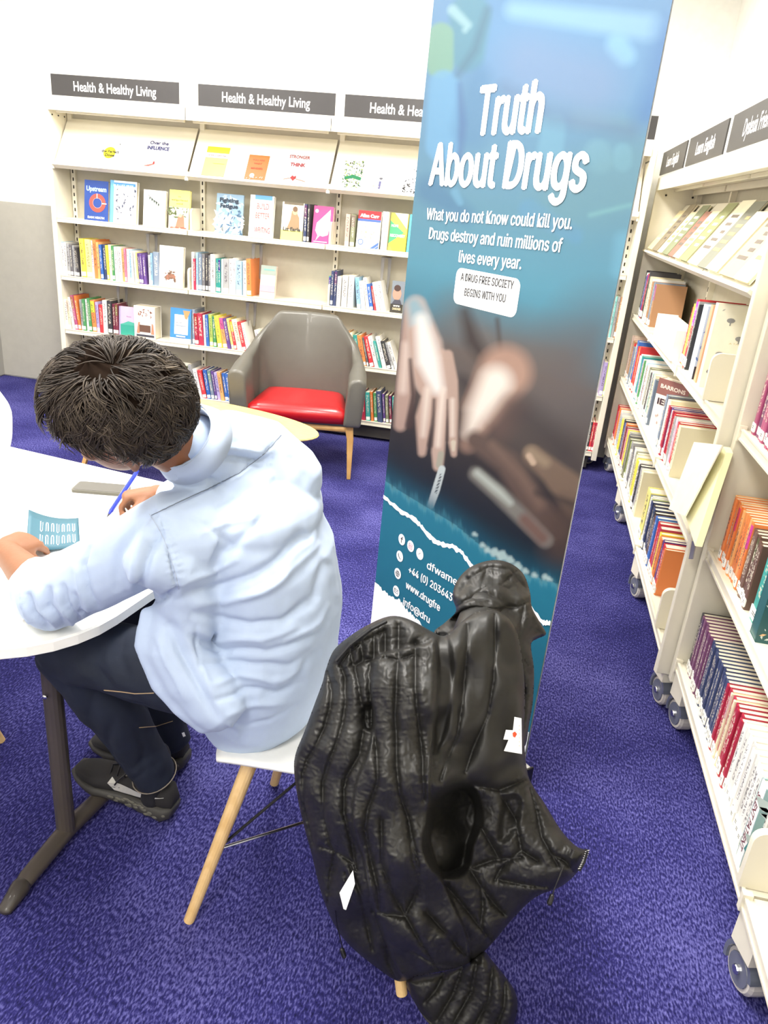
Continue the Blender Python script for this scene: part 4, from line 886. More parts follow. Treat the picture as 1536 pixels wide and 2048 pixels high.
faceout('white boxed set with brown hands printed on the front', 271, 312, 678, 1, .225, 'W', [('blob', .15, .68, .9, .9, 18, .05, 20, (150, 90, 60)), ('p', [(.1, .15), (.2, .5), (.28, .5), (.25, .15)], (196, 140, 110)), ('p', [(.8, .15), (.85, .5), (.92, .45), (.95, .15)], (196, 140, 110)), ('r', .25, .2, .78, .42, (110, 80, 64)), ('r', .1, .05, .95, .12, (70, 70, 80))], th=.10, tilt=0, yy=5.125)
faceout('blue framed book with a white label shape, before the first divider', 341, 382, 690, 1, .24, (70, 140, 210), [('r', .2, .25, .85, .82, Wt), ('r', 0, 0, 1, .14, Wt), ('p', [(.6, .95), (.95, .95), (.8, .7), (.7, .72)], (196, 150, 100)), ('t', 'guide to', .3, .58, .4, .04, 0, (120, 130, 140)), ('t', 'Relaxation', .27, .49, .5, .045, 0, (110, 130, 150)), ('r', .3, .17, .75, .22, (190, 205, 220))], th=.025, tilt=6, yy=5.12)
faceout('white leaflet with a drawn dark-haired figure above a card', 346, 378, 778, 0, .235, (236, 230, 210), [('c', .42, .74, .13, .9, (50, 40, 38)), ('c', .42, .70, .08, 1, (206, 150, 110)), ('p', [(.2, .56), (.7, .56), (.6, .66), (.3, .66)], (220, 150, 90)), ('r', .12, .16, .72, .54, (250, 248, 240)), ('blob', .02, .5, .2, .9, 6, .1, 21, (90, 80, 60)), ('blob', .72, .5, .95, .9, 6, .1, 22, (90, 100, 60))], th=.012, tilt=10, yy=5.14)
faceout('white leaflet with hands drawn, partly behind the man\'s hair', 304, 334, 772, 0, .235, (240, 236, 220), [('blob', .3, .5, .95, .95, 9, .12, 23, (150, 140, 110)), ('r', .2, .1, .8, .45, (220, 210, 170))], th=.012, tilt=10, yy=5.14)
add_book(Matrix.Translation((-3.25, 5.13, BZ[0]-.004)) @ Matrix.Rotation(.1, 4, 'Z'), (.03, .17, .20), 'K', 'dark book alone at the wall end of the lowest shelf, above the man\'s hair', 'upright books on the long bookcase')
# bookends on the long bookcase
def bookend(M, label, w_=.012, d_=.14, h_=.14):
    t = bpy.data.objects.new('bookend', None); COL.objects.link(t); t.matrix_world = M; t.empty_display_size = .05; tag(t, label, 'bookend', 'cream steel bookends')
    n = 6; o = [(0, 0), (d_, 0), (d_, h_)] + [(.03-.03*math.sin(k*PI/2/n), h_-.03+.03*math.cos(k*PI/2/n)) for k in range(n+1)]
    mb = MB(); vs = [(x_, y_, z_) for x_ in (0, w_*.25) for y_, z_ in o]; n = len(o)
    mb.add(vs, [tuple(range(n)), tuple(reversed(range(n, 2*n)))]+[(k, k+n, (k+1) % n+n, (k+1) % n) for k in range(n)], M_cream); mb.obj('upright_plate', t)
    MB().box(-.05, 0, .02, d_, 0, .002, M_cream).obj('foot_plate', t)
for px, py, zi, lb in ((381, 468, 3, 'beside the pale yellow garden book'), (657, 500, 3, 'after the magenta book'), (376, 575, 2, 'after the white fox-pattern book'), (655, 608, 2, 'before the navy spines past the empty gap'), (384, 792, 0, 'before the leaning grey book on the lowest shelf')):
    bookend(Matrix.Translation((atY(px, py, 5.12)[0], 5.112, BZ[zi]-.002)), 'cream steel bookend '+lb, .05)

# ---------------------------------------------------------------- side bookcases
RM = Matrix.Rotation(-PI/2, 4, 'Z')
def rrow(y, X, zi, seq, where, ref, depth=.16, k0=0):
    """sequence running towards the viewer from y: (colour, thickness, height[, lean])"""
    z = RZ[zi]-.004; k = k0
    for it in seq:
        c, th, h = it[:3]; l = it[3] if len(it) > 3 else 0; rn = random.Random(k*13+zi*101+int(X*1000))
        if c == '_': y -= th; continue
        y -= th; D = min(depth+.02, .72*h+rn.uniform(-.006, .006))
        Mx = Matrix.Translation((X+.012+rn.uniform(0, .01), y+th, z)) @ RM @ Matrix.Translation((th, 0, 0)) @ Matrix.Rotation(-math.radians(l), 4, 'Y') @ Matrix.Translation((-th, 0, 0))
        add_book(Mx, (th-.0008, D, h), c, shelf_label(k, c, h, th, where, ref, l), 'upright books on the side bookcases', parts=True, sticker=rn.random() < .8); k += 1
    return y
rrow(5.17, .62, 2, [('K', .03, .27), ('L', .03, .25), ('W', .02, .26), ('B', .03, .24), ('V', .03, .25), ('R', .035, .26), ('C', .02, .25), ('K', .03, .275), ('c', .10, .25), ('W', .02, .24), ('c', .05, .25, 4), ('W', .04, .25), ('d', .05, .24, 6), ('S', .04, .24, 8), ('d', .05, .235, 8)], 'top flat shelf', 'the far corner')
rrow(3.46, .62, 2, [('C', .014, .235), ('Y', .05, .25), ('s', .02, .27), ('R', .045, .275), ('s', .02, .27), ('K', .012, .26)], 'top flat shelf', 'the white box', .17)
rrow(5.17, .62, 1, [('F', .04, .27), ('F', .05, .27), ('d', .05, .25), ('R', .03, .24), ('s', .03, .22), ('S', .04, .23), ('c', .04, .25), ('B', .07, .28), ('V', .025, .25), ('R', .04, .26), ('O', .05, .265), ('R', .03, .27), ('B', .035, .22), ('W', .02, .23), ('b', .02, .21), ('g', .03, .235), ('W', .025, .25), ('T', .04, .245), ('B', .04, .235), ('w', .05, .24), ('G', .03, .24), ('W', .04, .25), ('b', .05, .24), ('R', .03, .235), ('W', .05, .245), ('L', .04, .24), ('w', .05, .235), ('K', .03, .23), ('W', .05, .24), ('T', .03, .24), ('c', .06, .245), ('S', .03, .23)], 'middle shelf', 'the far corner')
rrow(3.56, .62, 1, [('S', .035, .24), ('k', .02, .235), ('W', .02, .23), ('c', .035, .235), ('c', .02, .22), ('C', .035, .22), ('V', .03, .22), ('W', .012, .215), ('B', .02, .215), ('C', .025, .22), ('R', .03, .215), ('s', .03, .21), ('W', .03, .21), ('p', .03, .21), ('R', .035, .21), ('K', .02, .205), ('c', .04, .21)], 'middle shelf', 'the exam guide book')
rrow(5.17, .62, 0, [('R', .05, .235), ('V', .03, .20), ('P', .02, .21), ('W', .03, .24), ('O', .04, .245), ('W', .04, .24), ('R', .02, .23), ('W', .06, .25), ('b', .02, .22), ('w', .05, .24), ('Y', .04, .23), ('W', .03, .24), ('K', .05, .245), ('B', .06, .235), ('O', .04, .25), ('M', .035, .24), ('P', .05, .235), ('o', .03, .24), ('Y', .05, .245), ('s', .03, .25), ('k', .03, .24), ('L', .04, .23), ('g', .04, .22), ('s', .05, .235), ('W', .05, .2), ('k', .05, .235), ('w', .06, .24), ('L', .05, .235), ('c', .06, .235), ('Y', .05, .23), ('w', .06, .24), ('K', .04, .235), ('s', .05, .23), ('c', .05, .235)], 'lowest shelf', 'the far corner')
rrow(3.50, .62, 0, [('y', .09, .235), ('S', .03, .23), ('W', .02, .23), ('g', .025, .225), ('N', .035, .23), ('K', .03, .225), ('w', .012, .22), ('N', .035, .225), ('K', .03, .22), ('D', .035, .215), ('B', .035, .225), ('b', .015, .22), ('R', .035, .22), ('C', .045, .215), ('Y', .03, .205), ('O', .05, .2), ('V', .025, .205), ('R', .05, .2), ('O', .02, .2)], 'lowest shelf', 'the pale yellow wide book')
# nearest bay: long runs of one series each
yy_ = rrow(2.335, .66, 2, [('m', .03, .2), ('U', .03, .2), ('m', .028, .2), ('m', .03, .2), ('U', .03, .2), ('m', .03, .2), ('R', .03, .2), ('k', .03, .2), ('K', .04, .21), ('R', .03, .2), ('B', .03, .2), ('k', .04, .2), ('N', .03, .2)], 'top shelf of nearest bay', 'its far upright')
rrow(2.335, .66, 1, [('O' if q % 3 else 'o', .022, .205) for q in range(11)] + [('D', .024, .195)]*3 + [('D', .024, .19)]*2, 'middle shelf of nearest bay', 'its far upright')
rrow(1.94, .66, 1, [('T', .07, .24), ('T', .03, .22), ('T', .03, .21), ('_', .12, 0), ('N', .035, .22), ('V', .03, .21)], 'middle shelf of nearest bay', 'the dark brown spines')
rrow(2.335, .66, 0, [('K', .022, .215)] + [('U', .022, .215)]*7 + [('N', .021, .215)]*11 + [('C', .022, .215)]*2 + [('c', .012, .215), ('C', .022, .215), ('c', .012, .215)] + [('C', .022, .215)]*4 + [('w' if q % 2 else 'W', .026, .22) for q in range(11)] , 'lowest shelf of nearest bay', 'its far upright')

def faceR(name, label, cat, y1, y0, X, z, h, rgb, art, th=.03, skew=0, zrot=0, spine=None, group='cover-out books on the side bookcases'):
    """book whose front cover faces the viewer side (-y), spine towards the aisle"""
    t = thing(name, label, cat, (X, y0, z), zrot, group)
    m = mat('cover_%d_%d_%d' % tuple(rgb), rgb, .4); D = y1
    MB().box(0, D, 0, .003, 0, h, m).box(0, D, th-.003, th, 0, h, m).box(0, .004, .002, th-.002, 0, h, mat('spine_%d_%d_%d' % tuple(spine), spine, .4) if spine else m).obj('cover', t)
    MB().box(.005, D-.004, .003, th-.003, .004, h-.004, M_paper).obj('page_block', t)
    mb = MB(); lv = 1
    for a in art:
        y = -.0006*lv; lv += 1; c = mat('print_%d_%d_%d' % tuple(a[-1]), a[-1], .5)
        if a[0] == 'r': mb.quad([(a[1]*D, y, a[2]*h), (a[3]*D, y, a[2]*h), (a[3]*D, y, a[4]*h), (a[1]*D, y, a[4]*h)], c)
        if a[0] == 'p': mb.quad([(u*D, y, v*h) for u, v in a[1]], c)
        if a[0] == 't': put_text(mb, a[1], (a[2]*D, y, a[3]*h), (1, 0, 0), (0, 0, 1), a[4]*D, a[5]*h, c, bold=a[6])
        if a[0] == 's': put_text(mb, a[1], (-.0008, th*a[2], a[3]*h), (0, 0, -1), (0, -1, 0), a[4]*h, a[5]*th, c, bold=a[6])
        if a[0] == 'c': mb.quad([(a[1]*D+a[3]*h*a[4]*math.cos(q*PI/8), y, a[2]*h+a[3]*h*math.sin(q*PI/8)) for q in range(16)], c)
        if a[0] == 'blob':
            rn = random.Random(a[7])
            for q in range(a[5]):
                u, v = rn.uniform(a[1], a[3]), rn.uniform(a[2], a[4]); s_ = a[6]*h*rn.uniform(.5, 1.3); an = rn.uniform(0, PI)
                mb.quad([(u*D+s_*math.cos(an+b_)*k_, y-.0001, v*h+s_*math.sin(an+b_)*k_) for b_, k_ in ((0, 1), (PI/2, .4), (PI, 1), (1.5*PI, .4))], c)
    if mb.v: mb.obj('cover_print', t)
    return t
faceR('book', 'thick blue and white wave-patterned book with a black foot', 'book', .19, 3.10, .632, RZ[2]-.004, .275, (196, 214, 238), [('blob', .0, .2, 1, .95, 50, .05, 31, (110, 140, 200)), ('r', .3, .75, 1, 1, (90, 100, 150)), ('r', 0, 0, 1, .18, (60, 58, 62))], th=.09, spine=(232, 236, 244))
faceR('book', 'large pale book with small tree and bird drawings', 'book', .215, 2.96, .635, RZ[2]-.004, .30, (250, 246, 226), [('blob', .05, .1, .95, .95, 9, .03, 33, (190, 190, 180))]
      + [x_ for (u, v, c_) in ((.25, .82, (150, 150, 150)), (.45, .62, (150, 150, 150)), (.2, .42, (150, 150, 150)), (.12, .2, (150, 150, 150)), (.8, .78, (226, 130, 130))) for x_ in (('c', u, v, .028, 1.7, c_), ('r', u-.01, v-.06, u+.01, v, c_))] + [('c', .72, .34, .05, .8, (70, 150, 200)), ('p', [(.6, .28), (.75, .3), (.7, .35)], (70, 150, 200)), ('t', 'A TALE OF BIRDS', .3, .55, .5, .02, 0, (214, 196, 130)), ('p', [(.5, .08), (.62, .08), (.62, .16), (.5, .16)], (150, 120, 110))], th=.045, spine=(246, 240, 220))
faceR('book', 'tan spined book next to the tree-patterned one', 'book', .19, 3.035, .635, RZ[2]-.004, .285, (226, 176, 140), [], th=.04)
faceR('box', 'plain white box file front among the top shelf books', 'box', .10, 3.48, .605, RZ[2]-.004, .13, (250, 250, 244), [], th=.62, group='white box')
faceR('book', 'exam guide with a brown upper cover and dark capitals', 'book', .19, 3.79, .63, RZ[1]-.004, .27, (238, 226, 212), [('r', 0, .72, 1, 1, (140, 92, 84)), ('t', 'BARRONS', .1, .84, .8, .07, .03, (236, 220, 200)), ('t', 'IELTS', .1, .55, .7, .11, .03, (70, 50, 56)), ('blob', .1, .1, .9, .5, 14, .03, 40, (190, 160, 150))], th=.05, zrot=-math.radians(52))
faceR('book', 'book with a teal misty cover and dark spine lettering', 'book', .16, 1.475, .66, RZ[0]-.004, .235, (150, 186, 186), [('p', [(0, 0), (1, 0), (1, .2), (0, .3)], (140, 140, 120)), ('blob', .0, .3, 1, .9, 24, .12, 41, (196, 214, 212)), ('blob', .0, .2, .8, .6, 12, .1, 42, (90, 160, 168)), ('s', 'SILENT PATIENT', .85, .86, .7, .5, .01, (110, 50, 60)), ('t', 'AL', .6, .06, .25, .08, .02, Wt)], th=.04, spine=(246, 244, 240))
faceR('book', 'dark green patterned book with pale leaf marks, nearest bay', 'book', .16, 1.80, .662, RZ[1]-.004, .235, (44, 92, 92), [('blob', .02, .05, .98, .95, 60, .03, 43, (214, 224, 214)), ('blob', .02, .05, .98, .6, 12, .03, 44, (230, 190, 140))], th=.05)
# white leaflet holder leaning out of the middle shelf
lh = thing('leaflet_holder', 'sloping cream display flap hooked on the middle shelf, holding a cream booklet', 'display holder', (.60, 2.72, .60), 0)
def atX(x, y, X):
    d = ray(x, y); return CO + d*(X/d[0])
def hold(name, q, m, th):
    P = [Vector(tuple(atX(*p))) for p in q]; n = len(P); off = Vector((th, 0, 0))
    MB().add(P+[p+off for p in P], [tuple(range(n)), tuple(reversed(range(n, 2*n)))]+[(k, k+n, (k+1) % n+n, (k+1) % n) for k in range(n)], m).obj(name, lh, world=True)
hold('front_flap', [(1388, 884, .60), (1444, 890, .60), (1370, 1032, .545), (1337, 1018, .545)], mat('cream_flap', (250, 246, 226), .4), .004)
hold('booklet', [(1447, 893, .62), (1452, 905, .62), (1390, 1092, .56), (1372, 1034, .56)], mat('pale_yellow_booklet', (250, 246, 196), .6), .02)
hold('support_bracket', [(1384, 1082, .60), (1392, 1082, .60), (1385, 1118, .60), (1377, 1118, .60)], M_steelgrey, .003)
for yv, X, zi, lb in ((2.74, .605, 2, 'at the near end of the tree-patterned book'), (2.60, .605, 0, 'after the red and orange spines, far unit'), (1.50-.06, .645, 0, 'holding the teal cover book upright')):
    bookend(Matrix.Translation((X, yv, RZ[zi]-.002)) @ RM @ Matrix.Rotation(0, 4, 'Z'), 'cream steel bookend '+lb, .08, .16, .16)
# big thin books laid back on the sloping shelf
rn = random.Random(77)
names = [((236, 222, 176), 'cream'), ((150, 138, 116), 'grey brown'), ((240, 230, 196), 'ivory'), ((134, 142, 112), 'sage green'), ((160, 112, 98), 'dusty brown'), ((242, 236, 200), 'pale ivory curled'), ((150, 156, 110), 'thin green'), ((248, 244, 216), 'broad white'), ((130, 132, 120), 'grey photo'), ((250, 248, 226), 'purple-marked white'), ((200, 190, 150), 'buff'), ((246, 240, 210), 'light cream')]
sy = 5.12
for k, (rgb, nm) in enumerate(names):
    wd = rn.uniform(.17, .23); th = rn.uniform(.008, .016); h = rn.uniform(.25, .31)
    t = thing('book', '%s book laid back on the side sloping shelf, %s from far corner' % (nm, ordw(k)), 'book', (.622, sy, RZ[3]-.004), 0, 'books on the side sloping shelf')
    Mx = Matrix.Rotation(-math.atan2(.17, .27)*-1, 4, 'Y') @ Matrix.Translation((-th, -wd, 0)); m = mat('cover_%d_%d_%d' % rgb, rgb, .45)
    MB().box(0, .002, 0, wd, 0, h, m, Mx).box(th-.002, th, 0, wd, 0, h, m, Mx).obj('cover', t); MB().box(.002, th-.002, .003, wd-.003, .003, h-.003, M_paper, Mx).obj('page_block', t)
    q = MB()
    for s_ in range(5): z_ = h*(.25+.12*s_); q.box(-.0008, 0, wd*.2, wd*rn.uniform(.5, .85), z_, z_+.014, mat('print_soft_%d' % (k % 3), [(222, 220, 196), (120, 110, 100), (196, 170, 120)][k % 3], .6), Mx)
    q.obj('cover_print', t)
    sy -= wd + rn.uniform(.002, .03)

# ================================================================ the man
man = thing('person', 'person in light blue shirt and dark jeans leaning over the table to write', 'person', (-.47, 1.43, 0))
M_skin = mat('brown_skin', (130, 84, 55), .55, noise=.06, nscale=14, bump=.06, bscale=90)
M_shirt = mat('light_blue_cotton', (176, 192, 217), .8, noise=.015, nscale=60, bump=.03, bscale=900, sheen=.1)
M_jean = mat('dark_denim', (22, 30, 46), .85, noise=.25, nscale=9, bump=.08, bscale=700)
V = Vector
hu = V((-.12, -.62, .77)).normalized(); hf = V((-.936, -.18, -.29)); hf = (hf-hu*hf.dot(hu)).normalized(); hl = hu.cross(hf)
HC = V((-.681, 1.186, 1.208))
def hp(f, l, u): return HC + hf*f + hl*l + hu*u
def ellipsoid(mb, c, ax, r, m, n=20, k=12):
    vs = []; A = [V(a) for a in ax]
    for i in range(k+1):
        ph = PI*i/k
        for j in range(n):
            th = 2*PI*j/n; vs.append(V(c)+A[0]*r[0]*math.sin(ph)*math.cos(th)+A[1]*r[1]*math.sin(ph)*math.sin(th)+A[2]*r[2]*math.cos(ph))
    fs = [(i*n+j, i*n+(j+1) % n, (i+1)*n+(j+1) % n, (i+1)*n+j) for i in range(k) for j in range(n)]; mb.add(vs, fs, m)
body = MB(); S = M_skin
AX = (hf, hl, hu)
ellipsoid(body, hp(-.012, 0, .03), AX, (.098, .077, .088), S); ellipsoid(body, hp(.03, 0, -.03), AX, (.066, .060, .095), S); ellipsoid(body, hp(.055, 0, -.085), AX, (.034, .034, .03), S)
ellipsoid(body, hp(.07, 0, .015), AX, (.022, .055, .016), S)
body.tube([hp(.085, 0, .01), hp(.100, 0, -.02), hp(.106, 0, -.036)], [.009, .012, .014], S, 10, round_=True); ellipsoid(body, hp(.094, .012, -.038), AX, (.010, .009, .008), S, 10, 8); ellipsoid(body, hp(.094, -.012, -.038), AX, (.010, .009, .008), S, 10, 8)
ellipsoid(body, hp(.087, 0, -.063), AX, (.011, .024, .006), S, 12, 8); ellipsoid(body, hp(.085, 0, -.072), AX, (.011, .020, .006), S, 12, 8)
for sg_ in (-1, 1):
    # ear: rim, lobe
    c = hp(-.008, sg_*.078, -.018); rim = [c+hf*a+hu*b_+hl*sg_*w_ for a, b_, w_ in ((.012, -.02, -.002), (.014, .014, .002), (.002, .031, .008), (-.014, .024, .013), (-.018, .004, .013), (-.012, -.016, .009), (0, -.030, .004))]
    body.tube(rim, [.0055, .005, .005, .0055, .0055, .006, .008], S, 8, round_=True); ellipsoid(body, c+hl*sg_*.002, AX, (.014, .005, .024), S, 12, 8)
    ellipsoid(body, hp(.0785, sg_*.031, .0035), AX, (.0125, .0155, .0105), S, 12, 8)
    ellipsoid(body, hp(.062, sg_*.035, -.03), AX, (.026, .022, .02), S, 12, 8)
nb = V((-.575, 1.37, 1.045))
body.tube([nb+V((-.01, -.02, -.01)), V((-.605, 1.315, 1.10)), hp(-.03, 0, -.05)], [(.046, .046), (.052, .052), (.054, .054)], S, 20)
# trunk and thighs under the clothes
body.tube([(-.47, 1.43, .55), (-.455, 1.43, .75), (-.49, 1.42, .90), (-.55, 1.40, 1.0)], [(.14, .10), (.125, .09), (.15, .10), (.11, .07)], S, 20, ref=(1, 0, 0), round_=True)
LSH, LEL = V((-.60, 1.235, .985)), V(tuple(atZ(100, 1196, .795))); RSH, REL = V((-.585, 1.59, 1.02)), V((-.83, 1.80, .79))
LWR = V(tuple(atZ(10, 1100, .785))); RWR = V(tuple(atZ(312, 985, .80)))
for sh, el, wr in ((LSH, LEL, LWR), (RSH, REL, RWR)):
    body.tube([sh, (sh+el)/2, el], [.052, .046, .040], S, 16, round_=True); body.tube([el, el+(wr-el)*.3, el+(wr-el)*.7, wr], [.041, .043, .034, (.029, .022)], S, 16, round_=True)
LHIP, LKN, LAN = V((-.52, 1.345, .565)), V((-.925, 1.310, .612)), V((-.80, 1.478, .150)); RHIP, RKN, RAN = V((-.52, 1.53, .56)), V((-.93, 1.60, .575)), V((-.84, 1.66, .105))
for a, b_, c in ((LHIP, LKN, LAN), (RHIP, RKN, RAN)): body.tube([a, b_], [.066, .052], S, 16, round_=True); body.tube([b_, c, V((c.x, c.y, .07))], [.046, .034, .03], S, 14, round_=True)
def hand(W, f, nrm, curls, spread=1, thumb_in=.5, side=1, sc_=1.0):
    """W wrist, f direction of the fingers, nrm back of the hand; side=+1 thumb on f x nrm side"""
    f = V(f).normalized(); nrm = V(nrm); nrm = (nrm-f*nrm.dot(f)).normalized(); s_ = f.cross(nrm)*side
    P = lambda a, b_, c: W + (f*a + s_*b_ + nrm*c)*sc_
    body.tube([P(-.01, 0, 0), P(.03, 0, .002), P(.085, -.002, .002)], [(.028*sc_, .019*sc_), (.038*sc_, .018*sc_), (.040*sc_, .014*sc_)], S, 16, ref=nrm, round_=True)
    body.tube([P(.015, .02, -.008), P(.05, .034, -.012)], [.017*sc_, .013*sc_], S, 10, round_=True)
    tips = []
    for k, (b_, L) in enumerate(((.030, .072), (.010, .080), (-.011, .075), (-.030, .060))):
        c1, c2, c3 = curls[k]; p = P(.082-.004*abs(k-1), b_, .0); pts = [p]; ang = 0; d_side = (1.5-k)*.06*spread
        for q, (cl, fr_) in enumerate(((c1, .45), (c2, .31), (c3, .24))):
            ang += cl; d = f*math.cos(ang) - nrm*math.sin(ang) + s_*d_side; p = p + d.normalized()*L*fr_*sc_; pts.append(p)
        body.tube(pts, [.0098*sc_, .0090*sc_, .0082*sc_, .0068*sc_], S, 10, round_=True); tips.append((pts[-1], (pts[-1]-pts[-2]).normalized()))
    a = P(.03, .034, -.012); b2 = a + (f*.030+s_*.020-nrm*.010*thumb_in)*sc_; c_ = b2 + (f*.026-s_*.004*thumb_in-nrm*.012*thumb_in)*sc_; d_ = c_+(f*.018-s_*.010*thumb_in-nrm*.010*thumb_in)*sc_
    body.tube([a, b2, c_, d_], [.0125*sc_, .0115*sc_, .0105*sc_, .0085*sc_], S, 10, round_=True); tips.append((d_, (d_-c_).normalized()))
    return tips
LT = hand(LWR, V(tuple(atZ(85, 1072, .765)))-LWR, (.25, -.30, .9), [(.45, .45, .3), (.35, .5, .3), (.4, .5, .3), (.5, .5, .3)], side=1, thumb_in=1.0)
pen_tip = V(tuple(atZ(214, 1034, .741))); pen_top = V(tuple(atZ(275, 942, .80)))
RT = hand(RWR, V(tuple(atZ(232, 995, .785)))-RWR, (-.1, .1, .95), [(.75, .75, .35), (.95, .85, .4), (1.1, 1.0, .5), (1.2, 1.1, .6)], side=-1, thumb_in=1.6, sc_=.92)
def body_disp(co, no):
    out = np.zeros(len(co))
    for T_ in (LT, RT): pass
    return no*out[:, None]
blob(body, 'body', M_skin, .0048, man, smooth_it=5, factor=.4)
nl = MB()
for T_ in (LT, RT):
    for p, d in T_:
        up_ = V((0, 0, 1)); up_ = (up_-d*up_.dot(d)).normalized(); sd = d.cross(up_); c = p+up_*.0070-d*.001; ellipsoid(nl, c, (d, sd, up_), (.0062, .0048, .0014), mat('fingernail', (226, 176, 150), .25), 10, 6)
nl.obj('fingernails', man, world=True, smooth=True)
for sg_ in (-1, 1):
    e = MB(); ellipsoid(e, hp(.078, sg_*.031, -.004), AX, (.011, .013, .011), mat('eye_white', (236, 232, 226), .2), 14, 10); eo = e.obj('eye', man, world=True, smooth=True)
    e = MB(); ellipsoid(e, hp(.0865, sg_*.031, -.007), AX, (.003, .006, .006), mat('dark_iris', (46, 30, 24), .1), 12, 8); e.obj('iris', eo, world=True)
    MB().tube([hp(.086, sg_*.016, .018), hp(.086, sg_*.034, .024), hp(.074, sg_*.052, .018)], [(.004, .003), (.004, .003), (.002, .002)], mat('dark_brown_hair', (34, 28, 24), .55), 6).obj('eyebrow', man, world=True)
MB().tube([hp(.098, .018, -.0675), hp(.100, 0, -.066), hp(.098, -.018, -.0675)], .0012, mat('lip_line', (120, 66, 56), .5), 6).obj('mouth', man, world=True)

# ---- hair: a shaped cap plus thick locks swirling out of the crown
hairm = bpy.data.materials.new('tousled_dark_hair'); hairm.use_nodes = True; nt = hairm.node_tree; b = nt.nodes['Principled BSDF']
oa = nt.nodes.new('ShaderNodeAttribute'); oa.attribute_name = 'tone'; r = nt.nodes.new('ShaderNodeValToRGB'); nt.links.new(oa.outputs['Fac'], r.inputs[0]); nt.links.new(r.outputs[0], b.inputs['Base Color'])
r.color_ramp.elements[0].color = lin((22, 17, 14)); r.color_ramp.elements[1].color = lin((104, 92, 78)); e = r.color_ramp.elements.new(.55); e.color = lin((48, 39, 32)); b.inputs['Roughness'].default_value = .55; b.inputs['Specular IOR Level'].default_value = .35
rs = np.random.RandomState(4)
R3 = (.112, .092, .104); CEN = (-.012, 0, .028)
def scalp(d, k=1.0):   # d = unit (f, l, u)
    return hp(CEN[0]+d[0]*R3[0]*k, CEN[1]+d[1]*R3[1]*k, CEN[2]+d[2]*R3[2]*k)
whorl = np.array([-.28, .10, .93]); whorl /= np.linalg.norm(whorl)
def hairline(d):     # >0 inside hair
    f, l, u = d
    if f > .45: return u-(.30+.25*(f-.45))
    if f > -.05: return u-(.10+.45*(f+.05))
    return u-(.10-1.0*min(1, (-.05-f)/.5))
VV, FF, TT = [], [], []
# cap
n, k = 72, 44; idx = {}; 
for i in range(k+1):
    ph = PI*i/k
    for j in range(n):
        th = 2*PI*j/n; d = np.array([math.sin(ph)*math.cos(th), math.sin(ph)*math.sin(th), math.cos(ph)]); hv = hairline(d)
        thick = min(1, max(0, hv)/.35)**.6; wdist = math.acos(max(-1, min(1, float(d@whorl))))
        kk = .95 + thick*.15 + .02*math.sin(9*th+3*math.sin(5*ph)) - .05*math.exp(-(wdist/.16)**2)
        idx[(i, j)] = len(VV); VV.append(tuple(scalp(d, kk))); TT.append(.0)
        idx[(i, j, 'h')] = hv
for i in range(k):
    for j in range(n):
        q = [(i, j), (i, (j+1) % n), (i+1, (j+1) % n), (i+1, j)]
        if all(idx[(a, b_, 'h')] > -.02 for a, b_ in q): FF.append(tuple(idx[a] for a in q))
CAPF = len(FF)
def lock(d0, L, wd, tone, lift, curlk, ph0):
    d = d0.copy(); tang = d-whorl*(d@whorl); tl_ = np.linalg.norm(tang)
    t0 = (np.cross(d, np.cross(d-whorl, d)) if tl_ > 1e-3 else np.array([1., 0, 0])); t0 /= np.linalg.norm(t0)+1e-9
    sw = np.cross(d, t0); dirn = t0 + sw*(.55*math.exp(-np.arccos(np.clip(d@whorl, -1, 1))/.5)+curlk); dirn /= np.linalg.norm(dirn)
    pts = []; N = 6; cur = d.copy()
    thick = min(1, max(0, hairline(d))/.3)**.6
    for s_ in range(N+1):
        t_ = s_/N; k_ = 1.0+thick*.06 + (.13*thick+lift)*math.sin(min(1, t_*1.35)*PI*.55) - .02*t_; pts.append(np.array(scalp(cur, k_)))
        cur = cur + dirn*(L/N)/.1; cur /= np.linalg.norm(cur)
        dirn = dirn - cur*(dirn@cur); dirn += np.cross(cur, dirn)*.22*math.sin(ph0+t_*3); dirn /= np.linalg.norm(dirn)
    base = len(VV)
    for s_, p in enumerate(pts):
        t_ = s_/N; T_ = pts[min(s_+1, N)]-pts[max(s_-1, 0)]; T_ /= np.linalg.norm(T_)+1e-9; out_ = p-np.array(HC); out_ -= T_*(out_@T_); out_ /= np.linalg.norm(out_)+1e-9; sd = np.cross(T_, out_)
        w_ = wd*(1-.85*t_**2)*(.6+.4*min(1, t_*4)); 
        for c_, (a, b_) in enumerate(((1, 0), (-.0, .7), (-1, 0))):
            VV.append(tuple(p+sd*a*w_+out_*b_*w_)); TT.append(max(0, min(1, tone+(.12 if c_ == 1 else -.05)+.2*t_)))  # lighter tone on ridges and tips paints in a highlight
    for s_ in range(N):
        for c_ in range(3): a = base+s_*3+c_; b2 = base+s_*3+(c_+1) % 3; FF.append((a, b2, b2+3, a+3))
cl = 0
